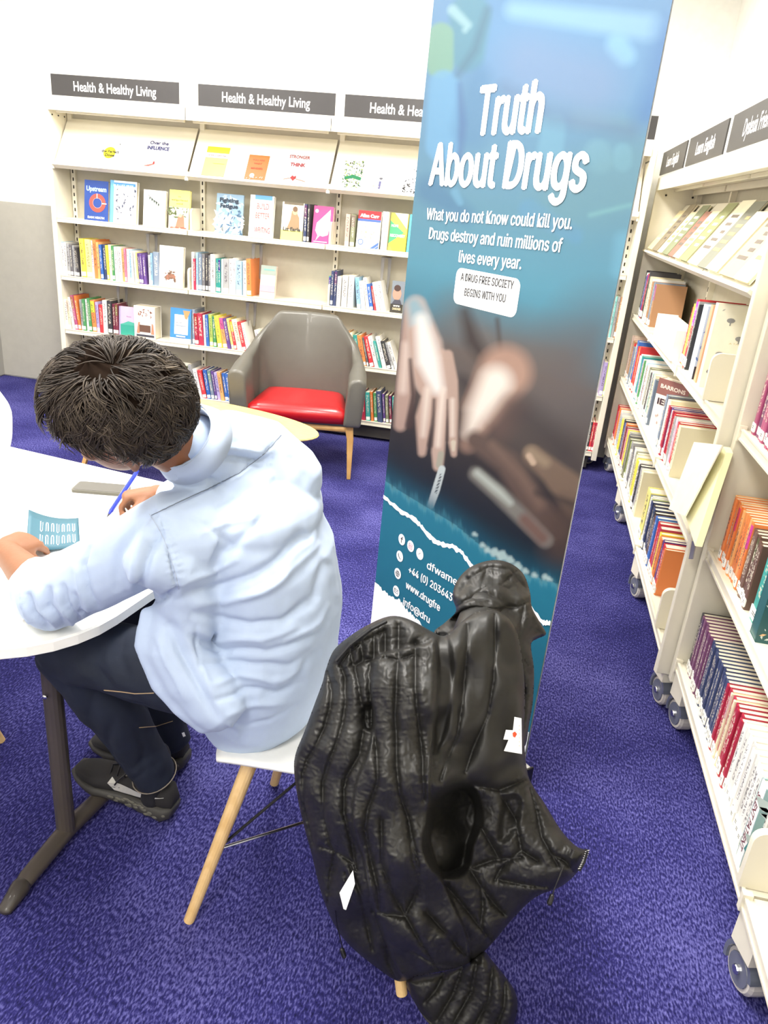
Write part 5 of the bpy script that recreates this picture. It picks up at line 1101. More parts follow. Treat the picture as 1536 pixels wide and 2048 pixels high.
while cl < 330:
    d = rs.normal(size=3); d /= np.linalg.norm(d)
    if hairline(d) < .02: continue
    cl += 1; front = max(0, d[0]*.7+.25); c1 = vnoise(np.array([d]), 1.6, 9)[0]; tone_c = .30+.16*c1+.16*rs.normal()*.6+.12*front+.10*d[2]  # front and crown locks toned lighter, part of the painted highlight
    L_ = (.036+.030*front+.014*rs.rand())*(.55 if hairline(d) < .25 else 1); cur_ = .45*c1+.45*rs.normal(); lf_ = .02*rs.rand()+.05*front*rs.rand()+.012; ph_ = rs.rand()*6
    for q in range(17):
        dd = d+rs.normal(size=3)*.055; dd /= np.linalg.norm(dd)
        if hairline(dd) < 0: continue
        lock(dd, L_*(.8+.35*rs.rand()), .0010+.0013*rs.rand(), tone_c+.10*rs.normal(), lf_+.010*rs.normal(), cur_+.10*rs.normal(), ph_+.2*rs.normal())
me = bpy.data.meshes.new('hair'); me.from_pydata(VV, [], FF); me.materials.append(hairm); me.materials.append(mat('dark_scalp', (30, 22, 17), .95, spec=.03)); me.polygons.foreach_set('material_index', [1]*CAPF+[0]*(len(FF)-CAPF)); at = me.attributes.new('tone', 'FLOAT', 'POINT'); at.data.foreach_set('value', TT); me.polygons.foreach_set('use_smooth', [True]*len(me.polygons))
ho = bpy.data.objects.new('hair', me); COL.objects.link(ho); ho.parent = man; ho.matrix_parent_inverse = parent_inv(man)

# ---- shirt
sh = MB(); s = M_shirt
def D3(x, y, d): return V(tuple(CO+ray(x, y)*d))
sh.tube([(-.515, 1.44, .486), (-.495, 1.43, .53), (-.475, 1.43, .62), (-.465, 1.43, .74), (-.485, 1.425, .86), (-.525, 1.415, .96), (-.565, 1.40, 1.02)],
        [(.185, .125), (.20, .148), (.208, .155), (.203, .145), (.20, .145), (.19, .125), (.13, .085)], s, 28, ref=(1, 0, 0), round_=False)
sh.tube([D3(572, 955, 1.62), D3(520, 905, 1.60), D3(455, 893, 1.54), D3(378, 905, 1.46)], [.080, .078, .075, .068], s, 20, round_=True)
sh.tube([D3(365, 1215, 1.52), D3(350, 1290, 1.53), D3(385, 1350, 1.54), D3(432, 1405, 1.55)], [.058, .066, .066, .060], s, 20, round_=True)
ellipsoid(sh, (-.50, 1.42, .97), ((0, 1, 0), (1, 0, 0), (0, 0, 1)), (.185, .125, .09), s)      # rounded upper back
sh.tube([LSH+V((.03, .05, -.01)), RSH+V((.02, -.05, -.01))], [(.085, .085), (.085, .085)], s, 18, round_=True)
sh.tube([LSH+V((.01, .02, -.01)), LSH, (LSH*2+LEL)/3, (LSH+LEL*2)/3, LEL+V((-.01, .0, 0)), LEL+(LWR-LEL)*.16], [.088, .082, .076, .072, .072, .062], s, 20, round_=False)
sh.tube([RSH, (RSH+REL)/2, REL, REL+(RWR-REL)*.45], [.08, .07, .064, .056], s, 20, round_=True)
sh.tube([(-.545, 1.39, 1.02), nb+V((-.005, -.012, .03))], [(.095, .09), (.078, .074)], s, 20)
sh.tube([D3(300, 1120, 1.40), D3(340, 1128, 1.43), D3(375, 1150, 1.48)], [.05, .058, .06], s, 18, round_=True)
sh.tube([D3(372, 1090, 1.46), D3(372, 1180, 1.49), D3(380, 1230, 1.52)], [.06, .062, .06], s, 18, round_=True)
# shirt tail falling over the near hip
sh.tube([D3(300, 1225, 1.50), D3(292, 1290, 1.50), D3(325, 1365, 1.51), D3(365, 1412, 1.52), D3(412, 1452, 1.54)], [(.020, .012), (.026, .014), (.028, .014), (.026, .014), (.022, .014)], s, 14, ref=tuple(CFW), round_=True)
FOLD = [  # photo-space fold lines: points, width px, depth m (negative = valley)
    ([(303, 1030), (360, 1002), (420, 975), (480, 945), (530, 905), (562, 868)], 3.2, -.004), ([(303, 1036), (360, 1008), (420, 981), (480, 951), (530, 911)], 4, .0022),
    ([(300, 1030), (322, 1065), (340, 1110), (352, 1150), (358, 1180)], 4, -.006), ([(312, 1050), (334, 1100), (346, 1150)], 6, .003),
    ([(425, 902), (470, 915), (520, 925), (545, 912)], 9, -.011), ([(430, 888), (480, 898), (530, 905)], 8, .006), ([(368, 938), (400, 950), (440, 962)], 8, -.008), ([(345, 935), (372, 925), (420, 918)], 6, -.006),
    ([(330, 1040), (300, 1110), (275, 1180)], 14, -.010), ([(355, 1075), (300, 1020), (265, 1065), (240, 1110), (232, 1180)], 13, -.007), ([(290, 1050), (270, 1120), (262, 1180)], 12, .006),
    ([(178, 1085), (165, 1130), (175, 1180), (200, 1220)], 7, -.007), ([(150, 1130), (155, 1180), (180, 1230)], 8, .006), ([(120, 1170), (130, 1210), (165, 1245)], 6, -.008), ([(95, 1175), (100, 1215), (130, 1255)], 6, -.008), ([(108, 1180), (118, 1215), (148, 1250)], 6, .006),
    ([(60, 1180), (68, 1220), (100, 1262)], 6, -.009), ([(78, 1178), (84, 1218), (112, 1258)], 6, .006), ([(50, 1160), (44, 1200), (60, 1245)], 6, .005), ([(140, 1185), (160, 1225), (215, 1240)], 6, -.006),
    ([(560, 960), (545, 1010), (500, 1060), (440, 1110)], 14, -.007), ([(430, 1010), (470, 1000), (520, 1010)], 9, -.004), ([(380, 1035), (430, 1060), (470, 1090)], 10, -.004), ([(400, 1070), (450, 1040), (510, 1035)], 8, .003),
    ([(365, 1190), (430, 1180), (500, 1150), (570, 1105), (610, 1060)], 13, -.008), ([(380, 1215), (450, 1205), (520, 1180), (600, 1130), (640, 1080)], 12, .006), ([(360, 1170), (420, 1150), (480, 1115)], 8, .004),
    ([(375, 1230), (440, 1240), (500, 1255), (560, 1240), (630, 1200)], 12, -.007), ([(370, 1260), (440, 1275), (520, 1285), (600, 1250)], 11, .005), ([(385, 1280), (450, 1300), (530, 1310), (610, 1280), (655, 1240)], 10, -.006),
    ([(395, 1330), (450, 1322), (510, 1335), (580, 1330), (640, 1300)], 10, -.006), ([(420, 1365), (480, 1350), (540, 1362), (610, 1340)], 9, .005), ([(430, 1395), (490, 1380), (550, 1385), (610, 1362)], 9, -.006), ([(450, 1430), (520, 1410), (580, 1400)], 9, .004),
    ([(330, 1240), (360, 1300), (400, 1370), (440, 1440)], 12, -.008), ([(350, 1230), (385, 1300), (430, 1390)], 10, .005), ([(310, 1260), (335, 1330), (375, 1400)], 9, .004), ([(390, 1250), (392, 1300), (410, 1370)], 6, -.004),
    ([(300, 1180), (320, 1200), (360, 1178)], 8, -.010), ([(640, 1000), (620, 1080), (560, 1150), (480, 1200)], 16, .005), ([(655, 1120), (630, 1190), (560, 1240)], 12, -.006), ([(655, 1210), (620, 1260), (560, 1290)], 10, .004), ([(645, 1290), (600, 1350), (520, 1400)], 10, -.005), ([(480, 1460), (540, 1440), (600, 1405)], 7, -.003),
    ([(575, 905), (600, 950), (615, 1010)], 14, -.004), ([(500, 985), (510, 1040), (490, 1090)], 9, .003), ([(450, 1440), (480, 1465), (470, 1485)], 6, .004)]
def shirt_disp(co, no):
    P = proj(co); WOB = np.stack([8*vnoise(co, 6, 61), 10*vnoise(co, 6, 62)], 1); out = np.zeros(len(co))
    view = (no*(CO-co)).sum(1) > -.02
    for pts, wd, dp in FOLD:
        d, t = poly_dist(P+WOB, pts); taper = np.sin(np.clip(t, 0, 1)*PI)**.5
        out += 1.35*dp*np.exp(-(d/(wd*.72))**2)*taper*view
    # gathers along the armhole seam
    d, t = poly_dist(P, [(318, 1050), (340, 1100), (352, 1150), (358, 1178)]); out += .0016*np.sin(t*75)*np.exp(-((d-9)/9)**2)*view
    out += .0035*vnoise(co, 5, 3) + .0014*vnoise(co, 13, 5)
    return no*out[:, None]
shirt = blob(sh, 'shirt', M_shirt, .0052, man, smooth_it=7, factor=.5, disp=shirt_disp)
# collar, rolled cuff, hems
col = MB(); cn = []
cc = D3(376, 880, 1.435); ax_ = (hp(-.03, 0, -.05)-nb).normalized(); a1 = ax_.cross(V((1, 0, 0))).normalized(); a2 = ax_.cross(a1)
for lay, (r0, r1, h0, h1) in enumerate(((.061, .064, -.03, .018), (.066, .080, .017, -.026))):
    vs = []
    for q in range(41):
        a = 2*PI*q/40; wv = .003*math.sin(3*a+lay)
        for (rr, hh) in ((r0, h0), (r1, h1), (r1+.003, h1), (r0+.003, h0)): vs.append(cc+(a1*math.cos(a)+a2*math.sin(a))*(rr+wv)+ax_*(hh+wv))
    col.add(vs, [(q*4+c, q*4+(c+1) % 4, (q+1)*4+(c+1) % 4, (q+1)*4+c) for q in range(40) for c in range(4)], M_shirt)
col.obj('collar', shirt, world=True, smooth=True)
cf = MB(); pts = []
cax = (LWR-LEL).normalized(); c0 = LEL+(LWR-LEL)*.12; b1 = cax.cross(V((0, 0, 1))).normalized(); b2 = cax.cross(b1)
for q, (rr, hh) in enumerate(((.060, -.02), (.067, .0), (.066, .026), (.061, .034), (.054, .028), (.052, 0))): pts.append((rr, hh))
vs = [c0+(b1*math.cos(2*PI*j/28)*(rr+.002*math.sin(j*1.3))+b2*math.sin(2*PI*j/28)*(rr+.002*math.sin(j*1.3)))+cax*(hh+.004*math.sin(j*.7)) for rr, hh in pts for j in range(28)]
cf.add(vs, [(i*28+j, i*28+(j+1) % 28, (i+1)*28+(j+1) % 28, (i+1)*28+j) for i in range(len(pts)-1) for j in range(28)], M_shirt); cf.obj('rolled_cuff', shirt, world=True, smooth=True)

# ---- jeans
jn = MB(); j = M_jean
jn.tube([(-.50, 1.43, .56), (-.56, 1.43, .56)], [(.15, .07), (.15, .075)], j, 22, round_=True)
jn.tube([LHIP+V((0, 0, -.005)), LHIP+(LKN-LHIP)*.45+V((0, 0, .0)), LKN+V((.02, 0, 0))], [(.090, .080), (.092, .084), (.076, .074)], j, 22, round_=True)
jn.tube([LKN+V((.005, 0, 0)), LKN+(LAN-LKN)*.4+V((.015, 0, 0)), LKN+(LAN-LKN)*.8, LAN+V((0, 0, -.02))], [(.073, .072), (.074, .070), (.064, .060), (.060, .056)], j, 22, round_=False)
jn.tube([RHIP+V((0, 0, 0)), (RHIP+RKN)/2, RKN], [(.098, .086), (.09, .08), (.072, .07)], j, 20, round_=True)
jn.tube([RKN, (RKN+RAN)/2, RAN+V((0, 0, -.02))], [(.07, .07), (.066, .062), (.056, .054)], j, 20)
JF = [([(110, 1300), (150, 1400), (200, 1500)], 10, .004), ([(230, 1430), (215, 1490), (230, 1550)], 9, -.006), ([(270, 1450), (290, 1500), (285, 1550)], 9, -.005), ([(190, 1380), (180, 1440), (200, 1500)], 10, -.005), ([(150, 1310), (230, 1380), (330, 1430)], 10, -.006),
      ([(200, 1270), (190, 1330), (220, 1390)], 9, -.006), ([(250, 1260), (240, 1310), (260, 1370)], 9, -.005), ([(160, 1280), (155, 1320), (170, 1360)], 8, .005), ([(225, 1265), (215, 1320), (240, 1380)], 9, .005), ([(205, 1545), (260, 1565), (325, 1520)], 6, -.004), ([(210, 1520), (265, 1540), (315, 1500)], 6, -.004)]
def jean_disp(co, no):
    P = proj(co); out = .004*vnoise(co, 5, 21)+.002*vnoise(co, 12, 22); view = (no*(CO-co)).sum(1) > 0
    for pts, wd, dp in JF:
        d, t = poly_dist(P, pts); out += dp*np.exp(-(d/wd)**2)*np.sin(np.clip(t, 0, 1)*PI)**.5*view
    return no*out[:, None]
jeans = blob(jn, 'jeans', M_jean, .006, man, smooth_it=5, disp=jean_disp)
# orange-white seam stitching and hem following the cloth surface
dg = bpy.context.evaluated_depsgraph_get()
def on_surface(obj, px):
    bv = BVHTree.FromPolygons([tuple(v.co) for v in obj.data.vertices], [tuple(p.vertices) for p in obj.data.polygons]); out = []
    for x, y in px:
        d = V(tuple(ray(x, y))).normalized(); h = bv.ray_cast(V(tuple(CO)), d)
        if h[0] is not None: out.append(h[0]+h[1]*.0007 if h[1].dot(d) < 0 else h[0]-h[1]*.0007)
    return out
def dens(px, n=14):
    out = []
    for (a, b_) in zip(px[:-1], px[1:]):
        for k in range(n): out.append((a[0]+(b_[0]-a[0])*k/n, a[1]+(b_[1]-a[1])*k/n))
    return out+[px[-1]]
M_st = mat('tan_stitching', (176, 150, 116), .7); sm_ = MB()
for line in ([(208, 1380), (240, 1383), (270, 1387), (308, 1386)], [(278, 1455), (310, 1453), (345, 1442)]):
    pts = on_surface(jeans, dens(line))
    if len(pts) > 2: sm_.tube(pts, .0011, M_st, 5)
if sm_.v: sm_.obj('seam_stitching', jeans, world=True)
hm = MB(); an = LAN+V((0, 0, -.02)); dn_ = (LKN-LAN).normalized(); e1 = dn_.cross(V((0, 1, 0))).normalized(); e2 = dn_.cross(e1)
hm.tube([an+dn_*.006+e1*.0615*math.cos(q*2*PI/28)+e2*.0575*math.sin(q*2*PI/28) for q in range(29)], .0016, mat('pale_hem_edge', (130, 120, 108), .8), 6); hm.obj('hem_edge', jeans, world=True)
MB().add([tuple(p) for p in on_surface(jeans, [(363, 1466), (368, 1464), (371, 1472), (366, 1474)])] or [(0, 0, 0)], [(0, 1, 2, 3)] if len(on_surface(jeans, [(363, 1466), (368, 1464), (371, 1472), (366, 1474)])) == 4 else [], M_white).obj('pocket_tab', jeans, world=True)
pts = on_surface(shirt, dens([(303, 1031), (360, 1003), (420, 976), (480, 946), (530, 906), (562, 870)]))
sm_ = MB(); sm_.tube(pts, .0008, mat('seam_grey', (120, 128, 142), .8), 5)
pts = on_surface(shirt, dens([(299, 1028), (322, 1065), (340, 1110), (352, 1150), (358, 1178)])); 
if len(pts) > 2: sm_.tube(pts, .0007, mat('seam_pale', (176, 186, 204), .8), 5)
sm_.obj('yoke_seam', shirt, world=True)

# ---- shoes
for a_ in (LAN, RAN): MB().tube([(a_.x, a_.y, .19), (a_.x, a_.y, .12), (a_.x-.005, a_.y, .07)], [(.044, .042), (.041, .038), (.044, .036)], mat('dark_sock', (24, 24, 30), .9), 16, round_=True).obj('sock', man, world=True, smooth=True)
M_shoe = mat('black_knit', (34, 32, 32), .8, bump=.2, bscale=900); M_sole = mat('dark_grey_sole', (62, 60, 56), .6)
def shoe(heel, ang, L=.30, pitch=0):
    t = MB(); st = MB(); Mx = Matrix.Translation(heel) @ Matrix.Rotation(ang, 4, 'Z') @ Matrix.Rotation(-math.radians(pitch), 4, 'Y')   # local +x heel to toe
    N = 15; K = 16; vs = []; vs2 = []
    def W(t_): return np.interp(t_, [0, .08, .3, .5, .72, .9, 1], [.022, .034, .036, .038, .048, .040, .020])
    def C_(t_): return np.interp(t_, [0, .4, .75, 1], [0, -.004, .004, .006])
    def SB(t_): return np.interp(t_, [0, .07, .3, .55, .8, 1], [.016, .002, .004, .006, .002, .022])
    def ST(t_): return np.interp(t_, [0, .1, .4, .75, 1], [.055, .046, .038, .030, .036])
    def TP(t_): return np.interp(t_, [0, .06, .2, .35, .5, .7, .9, 1], [.08, .115, .105, .112, .092, .068, .052, .036])
    for i in range(N):
        a = i/(N-1)
        for k in range(K):
            an = 2*PI*k/K; c_, s_ = math.cos(an), math.sin(an); w_ = W(a)*(1-.0*abs(s_)); zt, zb = TP(a), ST(a)-.012; zc = (zt+zb)/2; hz = (zt-zb)/2
            sgn = lambda v, p: math.copysign(abs(v)**p, v)
            topn = 1-.30*max(0, s_)*np.interp(a, [0, .5, .8], [1, 1, .4]); vs.append(Mx @ V((a*L, C_(a)+w_*sgn(c_, .7)*topn, zc+hz*sgn(s_, .8))))
            zc2 = (ST(a)+SB(a))/2; hz2 = (ST(a)-SB(a))/2; wob = .0025*math.sin(a*60) if s_ < 0 else 0
            vs2.append(Mx @ V((a*L*1.01-.002, C_(a)+(w_+.007)*sgn(c_, .55), zc2+hz2*sgn(s_, .5)+wob)))
    fs = [(i*K+k, i*K+(k+1) % K, (i+1)*K+(k+1) % K, (i+1)*K+k) for i in range(N-1) for k in range(K)]+[tuple(range(K)), tuple(reversed([(N-1)*K+k for k in range(K)]))]
    t.add(vs, fs, M_shoe); st.add(vs2, fs, M_sole); s_o = t.obj('shoe', man, world=True, smooth=True); st.obj('sole', s_o, world=True, smooth=True)
    q = MB(); rr = random.Random(3)
    for a in range(26):   # pods round the heel of the sole
        u_ = rr.uniform(.012, .17); z_ = rr.uniform(.014, .034); sd_ = 1; yy2 = C_(max(0, u_/L))+(W(max(0, u_/L))+.0055)*sd_; ellipsoid(q, Mx @ V((u_, yy2, z_)), ((math.cos(ang), math.sin(ang), 0), (-math.sin(ang), math.cos(ang), 0), (0, 0, 1)), (.009, .003, .005), mat('sole_pod', (96, 94, 84), .6), 8, 6)
    q.obj('sole_pods', s_o, world=True, smooth=True)
    lc = MB()
    tg = MB().tube([Mx @ V((.15, 0, .086)), Mx @ V((.125, 0, .108)), Mx @ V((.108, 0, .125))], [(.022, .006)]*3, mat('grey_tongue', (150, 142, 126), .7), 10, ref=(0, 0, 1)); tg.obj('tongue', s_o, world=True, smooth=True)
    for a in range(4): x_ = .125+.022*a; z_ = float(TP(x_/L))+.006; lc.tube([Mx @ V((x_, -.024, z_-.012)), Mx @ V((x_+.008, 0, z_+.002)), Mx @ V((x_, .024, z_-.012))], .0028, M_black, 6)
    lc.tube([Mx @ V((.135, .005, .108)), Mx @ V((.14, .030, .110)), Mx @ V((.155, .04, .085)), Mx @ V((.16, .045, .07))], .0025, M_black, 6); lc.obj('laces', s_o, world=True)
    # curved check emblem on the outer side
    em = []; lo, hi = [], []
    for a in np.linspace(0, 1, 15):
        x_ = .165-.125*a if False else .172-.15*a; zc = .054+.004*math.cos(a*3) + .040*a**2.2; th_ = .026*math.sin(min(1, a*.9+.16)*PI)**.8*(1-a)**.9+.0012
        lo.append((x_, zc-th_*.6)); hi.append((x_, zc+th_*.6))
    hi[0] = (.180, .074); lo[0] = (.184, .060); vs = []
    for x_, z_ in lo+hi:
        a = x_/L; zt, zb = TP(a), ST(a)-.012; zc2 = (zt+zb)/2; hz = (zt-zb)/2; s_ = max(-.95, min(.95, (z_-zc2)/hz)); s_ = math.copysign(abs(s_)**1.25, s_); c_ = math.sqrt(1-s_*s_)
        vs.append(Mx @ V((x_, C_(a)+(W(a)*c_**.7)*(1-.30*max(0, s_))+.0022, z_)))
    MB().add(vs, [(i, i+1, 15+i+1, 15+i) for i in range(14)], mat('silver_emblem', (206, 204, 196), .3, metal=.3)).obj('side_emblem', s_o, world=True)
shoe(V((-.752, 1.472, .002)), math.radians(174), pitch=11); shoe(V((-.80, 1.665, 0)), math.radians(178))

# ---- pen, paper, phone
pd = (pen_top-pen_tip).normalized(); pn = thing('pen', 'blue ballpoint pen held in the writing hand', 'pen', tuple(pen_tip))
MB().tube([pen_tip+pd*.012, pen_tip+pd*.03, pen_top-pd*.012], [.0032, .0062, .0062], mat('blue_plastic', (34, 54, 170), .25, coat=.4), 12).obj('barrel', pn, world=True)
MB().tube([pen_tip, pen_tip+pd*.013], [.0008, .003], M_ink, 10).obj('tip', pn, world=True); MB().tube([pen_top-pd*.012, pen_top], [.0054, .0054], mat('blue_cap', (30, 46, 150), .25), 12).obj('end_cap', pn, world=True)
MB().tube([pen_top+V((.0, -.006, .0))-pd*.002, pen_top+V((0, -.0075, 0))-pd*.035], [(.002, .001)]*2, M_white, 6).obj('clip', pn, world=True)
ph = thing('phone', 'grey smartphone in a dark case lying on the table above the writing hand', 'phone', tuple(atZ(215, 978, .731)))
c = [V(tuple(atZ(x, y, .7315))) for x, y in ((141, 984), (158, 958), (292, 968), (275, 995))]
ex = (c[3]-c[0]).normalized(); ey = V((-ex.y, ex.x, 0)); o_ = c[0]; MP = Matrix(((ex.x, ey.x, 0, o_.x), (ex.y, ey.y, 0, o_.y), (0, 0, 1, .7305), (0, 0, 0, 1)))
def rbox(mb, x0, x1, y0, y1, z0, z1, r_, m, M): 
    pts = []
    for cx_, cy2, a0 in ((x1-r_, y1-r_, 0), (x0+r_, y1-r_, PI/2), (x0+r_, y0+r_, PI), (x1-r_, y0+r_, 1.5*PI)):
        for k in range(5): a = a0+k*PI/8; pts.append((cx_+r_*math.cos(a), cy2+r_*math.sin(a)))
    n = len(pts); mb.add([M @ V((*p, z)) for z in (z0, z1) for p in pts], [tuple(reversed(range(n))), tuple(range(n, 2*n))]+[(k, (k+1) % n, n+(k+1) % n, n+k) for k in range(n)], m)
m_ = MB(); rbox(m_, 0, .155, 0, .074, 0, .009, .010, mat('phone_case', (96, 94, 84), .5), MP); m_.obj('case', ph, world=True)
m_ = MB(); rbox(m_, .004, .151, .004, .070, .009, .0098, .008, mat('phone_glass', (74, 71, 64), .5), MP); m_.obj('screen', ph, world=True)
fl = thing('leaflet', 'teal leaflet with rounded white lines under the thumb of the hand on the table', 'leaflet', tuple(atZ(110, 1060, .735)))
q = [V(tuple(atZ(x, y, z_))) for x, y, z_ in ((57, 1019, .775), (157, 1036, .735), (160, 1090, .735), (52, 1098, .76))]
NX, NY = 14, 6; vs = []
for i in range(NX):
    for k in range(NY):
        a, b_ = i/(NX-1), k/(NY-1); p = (q[0]*(1-a)+q[1]*a)*(1-b_)+(q[3]*(1-a)+q[2]*a)*b_; p.z = .7335+.040*(1-a)**2.2*(1-.35*b_)+.001; vs.append(p)
fs = [(i*NY+k, (i+1)*NY+k, (i+1)*NY+k+1, i*NY+k+1) for i in range(NX-1) for k in range(NY-1)]
o = MB().add(vs, fs, mat('teal_leaflet', (44, 92, 108), .5)).obj('sheet', fl, world=True, smooth=True); sd_ = o.modifiers.new('s', 'SOLIDIFY'); sd_.thickness = .0012; sd_.offset = 1
gl = MB()
def lf(a, b_):
    p = (q[0]*(1-a)+q[1]*a)*(1-b_)+(q[3]*(1-a)+q[2]*a)*b_; p.z = .7335+.040*(1-a)**2.2*(1-.35*b_)+.0032; return p
for r0 in (.22, .60):
    for k in range(7):
        a = .24+.105*k; top_, bot = (r0, r0+.30); line = [(a, bot-.04), (a, top_+.05), (a+.012, top_), (a+.03, top_), (a+.042, top_+.05), (a+.042, bot-.04)] if k % 3 else [(a, top_), (a, bot-.05), (a+.02, bot), (a+.04, bot-.05), (a+.042, top_+.02)]
        gl.tube([lf(*c_) for c_ in line], [(.0009, .0004)]*len(line), M_text, 6, ref=(0, 0, 1))
gl.obj('maze_lines', fl, world=True)
fm = thing('paper_form', 'white sheets of paper being filled in, beside the teal leaflet', 'paper', tuple(atZ(200, 1060, .731)))
P4 = [V(tuple(atZ(x, y, .7312))) for x, y in ((60, 1105), (140, 1042), (300, 1020), (330, 1120), (160, 1180))]
vs = P4+[p+V((0, 0, .0012)) for p in P4]; n = 5
MB().add(vs, [tuple(range(n)), tuple(reversed(range(n, 2*n)))]+[(k, (k+1) % n, n+(k+1) % n, n+k) for k in range(n)], mat('white_paper', (250, 250, 248), .7)).obj('sheet', fm, world=True)
pr = MB(); rr = random.Random(8)
for k in range(12): p = V(tuple(atZ(155+k*4.5, 1036.5-.2*k, .7327))); pr.box(p.x-.0025, p.x+.0015, p.y-.0014, p.y+.0014, .7325, .7328, M_ink if k % 3 else mat('tan_ink', (190, 170, 120), .6))
put_text(pr, '7.', tuple(atZ(58, 1113, .7328)), tuple((V(tuple(atZ(100, 1118, .7328)))-V(tuple(atZ(58, 1113, .7328)))).normalized()), (.15, .98, 0), .010, .012, M_ink); pr.box(*(lambda p: (p[0], p[0]+.012, p[1], p[1]+.001))(atZ(60, 1119, .7328)), .7325, .7328, M_ink)
pr.obj('print', fm, world=True)

# ================================================================ black puffer jacket over the chair back
M_puff = mat('black_puffer_nylon', (36, 35, 33), .46, spec=.42, noise=.06, nscale=6, bump=.02, bscale=90)
M_lin = mat('black_lining_satin', (34, 33, 33), .5, spec=.4, bump=.05, bscale=150)
jk = thing('jacket', 'black quilted puffer jacket with its hood draped over the back of the occupied chair', 'jacket', (.03, 1.2, .8))
def D3(x, y, d): return V(tuple(CO+ray(x, y)*d))
def baffle(mb, pts, hw, flat=.8, m=M_puff, seg=14, k=1.0):
    if mb is jb and k == 1.0 and flat == .8: k, flat = 1.22, .50
    P = [D3(*p) for p in pts]; H = [h_*k for h_ in (hw if isinstance(hw, (list, tuple)) else [hw]*len(P))]
    # resample for smooth bends
    n = len(P); tt = np.linspace(0, n-1, (n-1)*4+1); A = np.array([tuple(p) for p in P]); ds = [p[2] for p in pts]
    def cr(a, t):
        i = int(min(t, n-1-1e-6)); f = t-i; p0, p1, p2, p3 = a[max(i-1, 0)], a[i], a[min(i+1, n-1)], a[min(i+2, n-1)]
        return .5*((2*p1)+(-p0+p2)*f+(2*p0-5*p1+4*p2-p3)*f*f+(-p0+3*p1-3*p2+p3)*f**3)
    Q = [tuple(cr(A, t)) for t in tt]; R = [max(.004, float(np.interp(t, range(n), H))*float(np.interp(t, range(n), ds))/1520) for t in tt]
    mb.tube(Q, [(r_, r_*flat) for r_ in R], m, seg, ref=tuple(CFW), round_=True)
def inside(P, poly):
    x, y = P[:, 0], P[:, 1]; r = np.zeros(len(P), bool); n = len(poly)
    for i in range(n):
        (x0, y0), (x1, y1) = poly[i], poly[(i+1) % n]
        c = ((y0 > y) != (y1 > y)); xi = (x1-x0)*(y-y0)/((y1-y0) if y1 != y0 else 1e-9)+x0; r ^= c & (x < xi)
    return r
def smooth_poly(poly, n=6):
    p = np.array(poly, float); m = len(p); out = []
    for i in range(m):
        a, b_, c, d = p[i-1], p[i], p[(i+1) % m], p[(i+2) % m]
        for k in range(n): t = k/n; out.append(.5*((2*b_)+(-a+c)*t+(2*a-5*b_+4*c-d)*t*t+(-a+3*b_-3*c+d)*t**3))
    return np.array(out)
def nearest_on(P, poly):
    best = np.full(len(P), 1e9); Q = np.zeros_like(P); n = len(poly)
    for i in range(n):
        a, b_ = poly[i], poly[(i+1) % n]; d = b_-a; t = np.clip(((P-a)@d)/(d@d+1e-9), 0, 1); q = a+t[:, None]*d; e = np.linalg.norm(P-q, axis=1); k = e < best; best[k] = e[k]; Q[k] = q[k]
    return best, Q
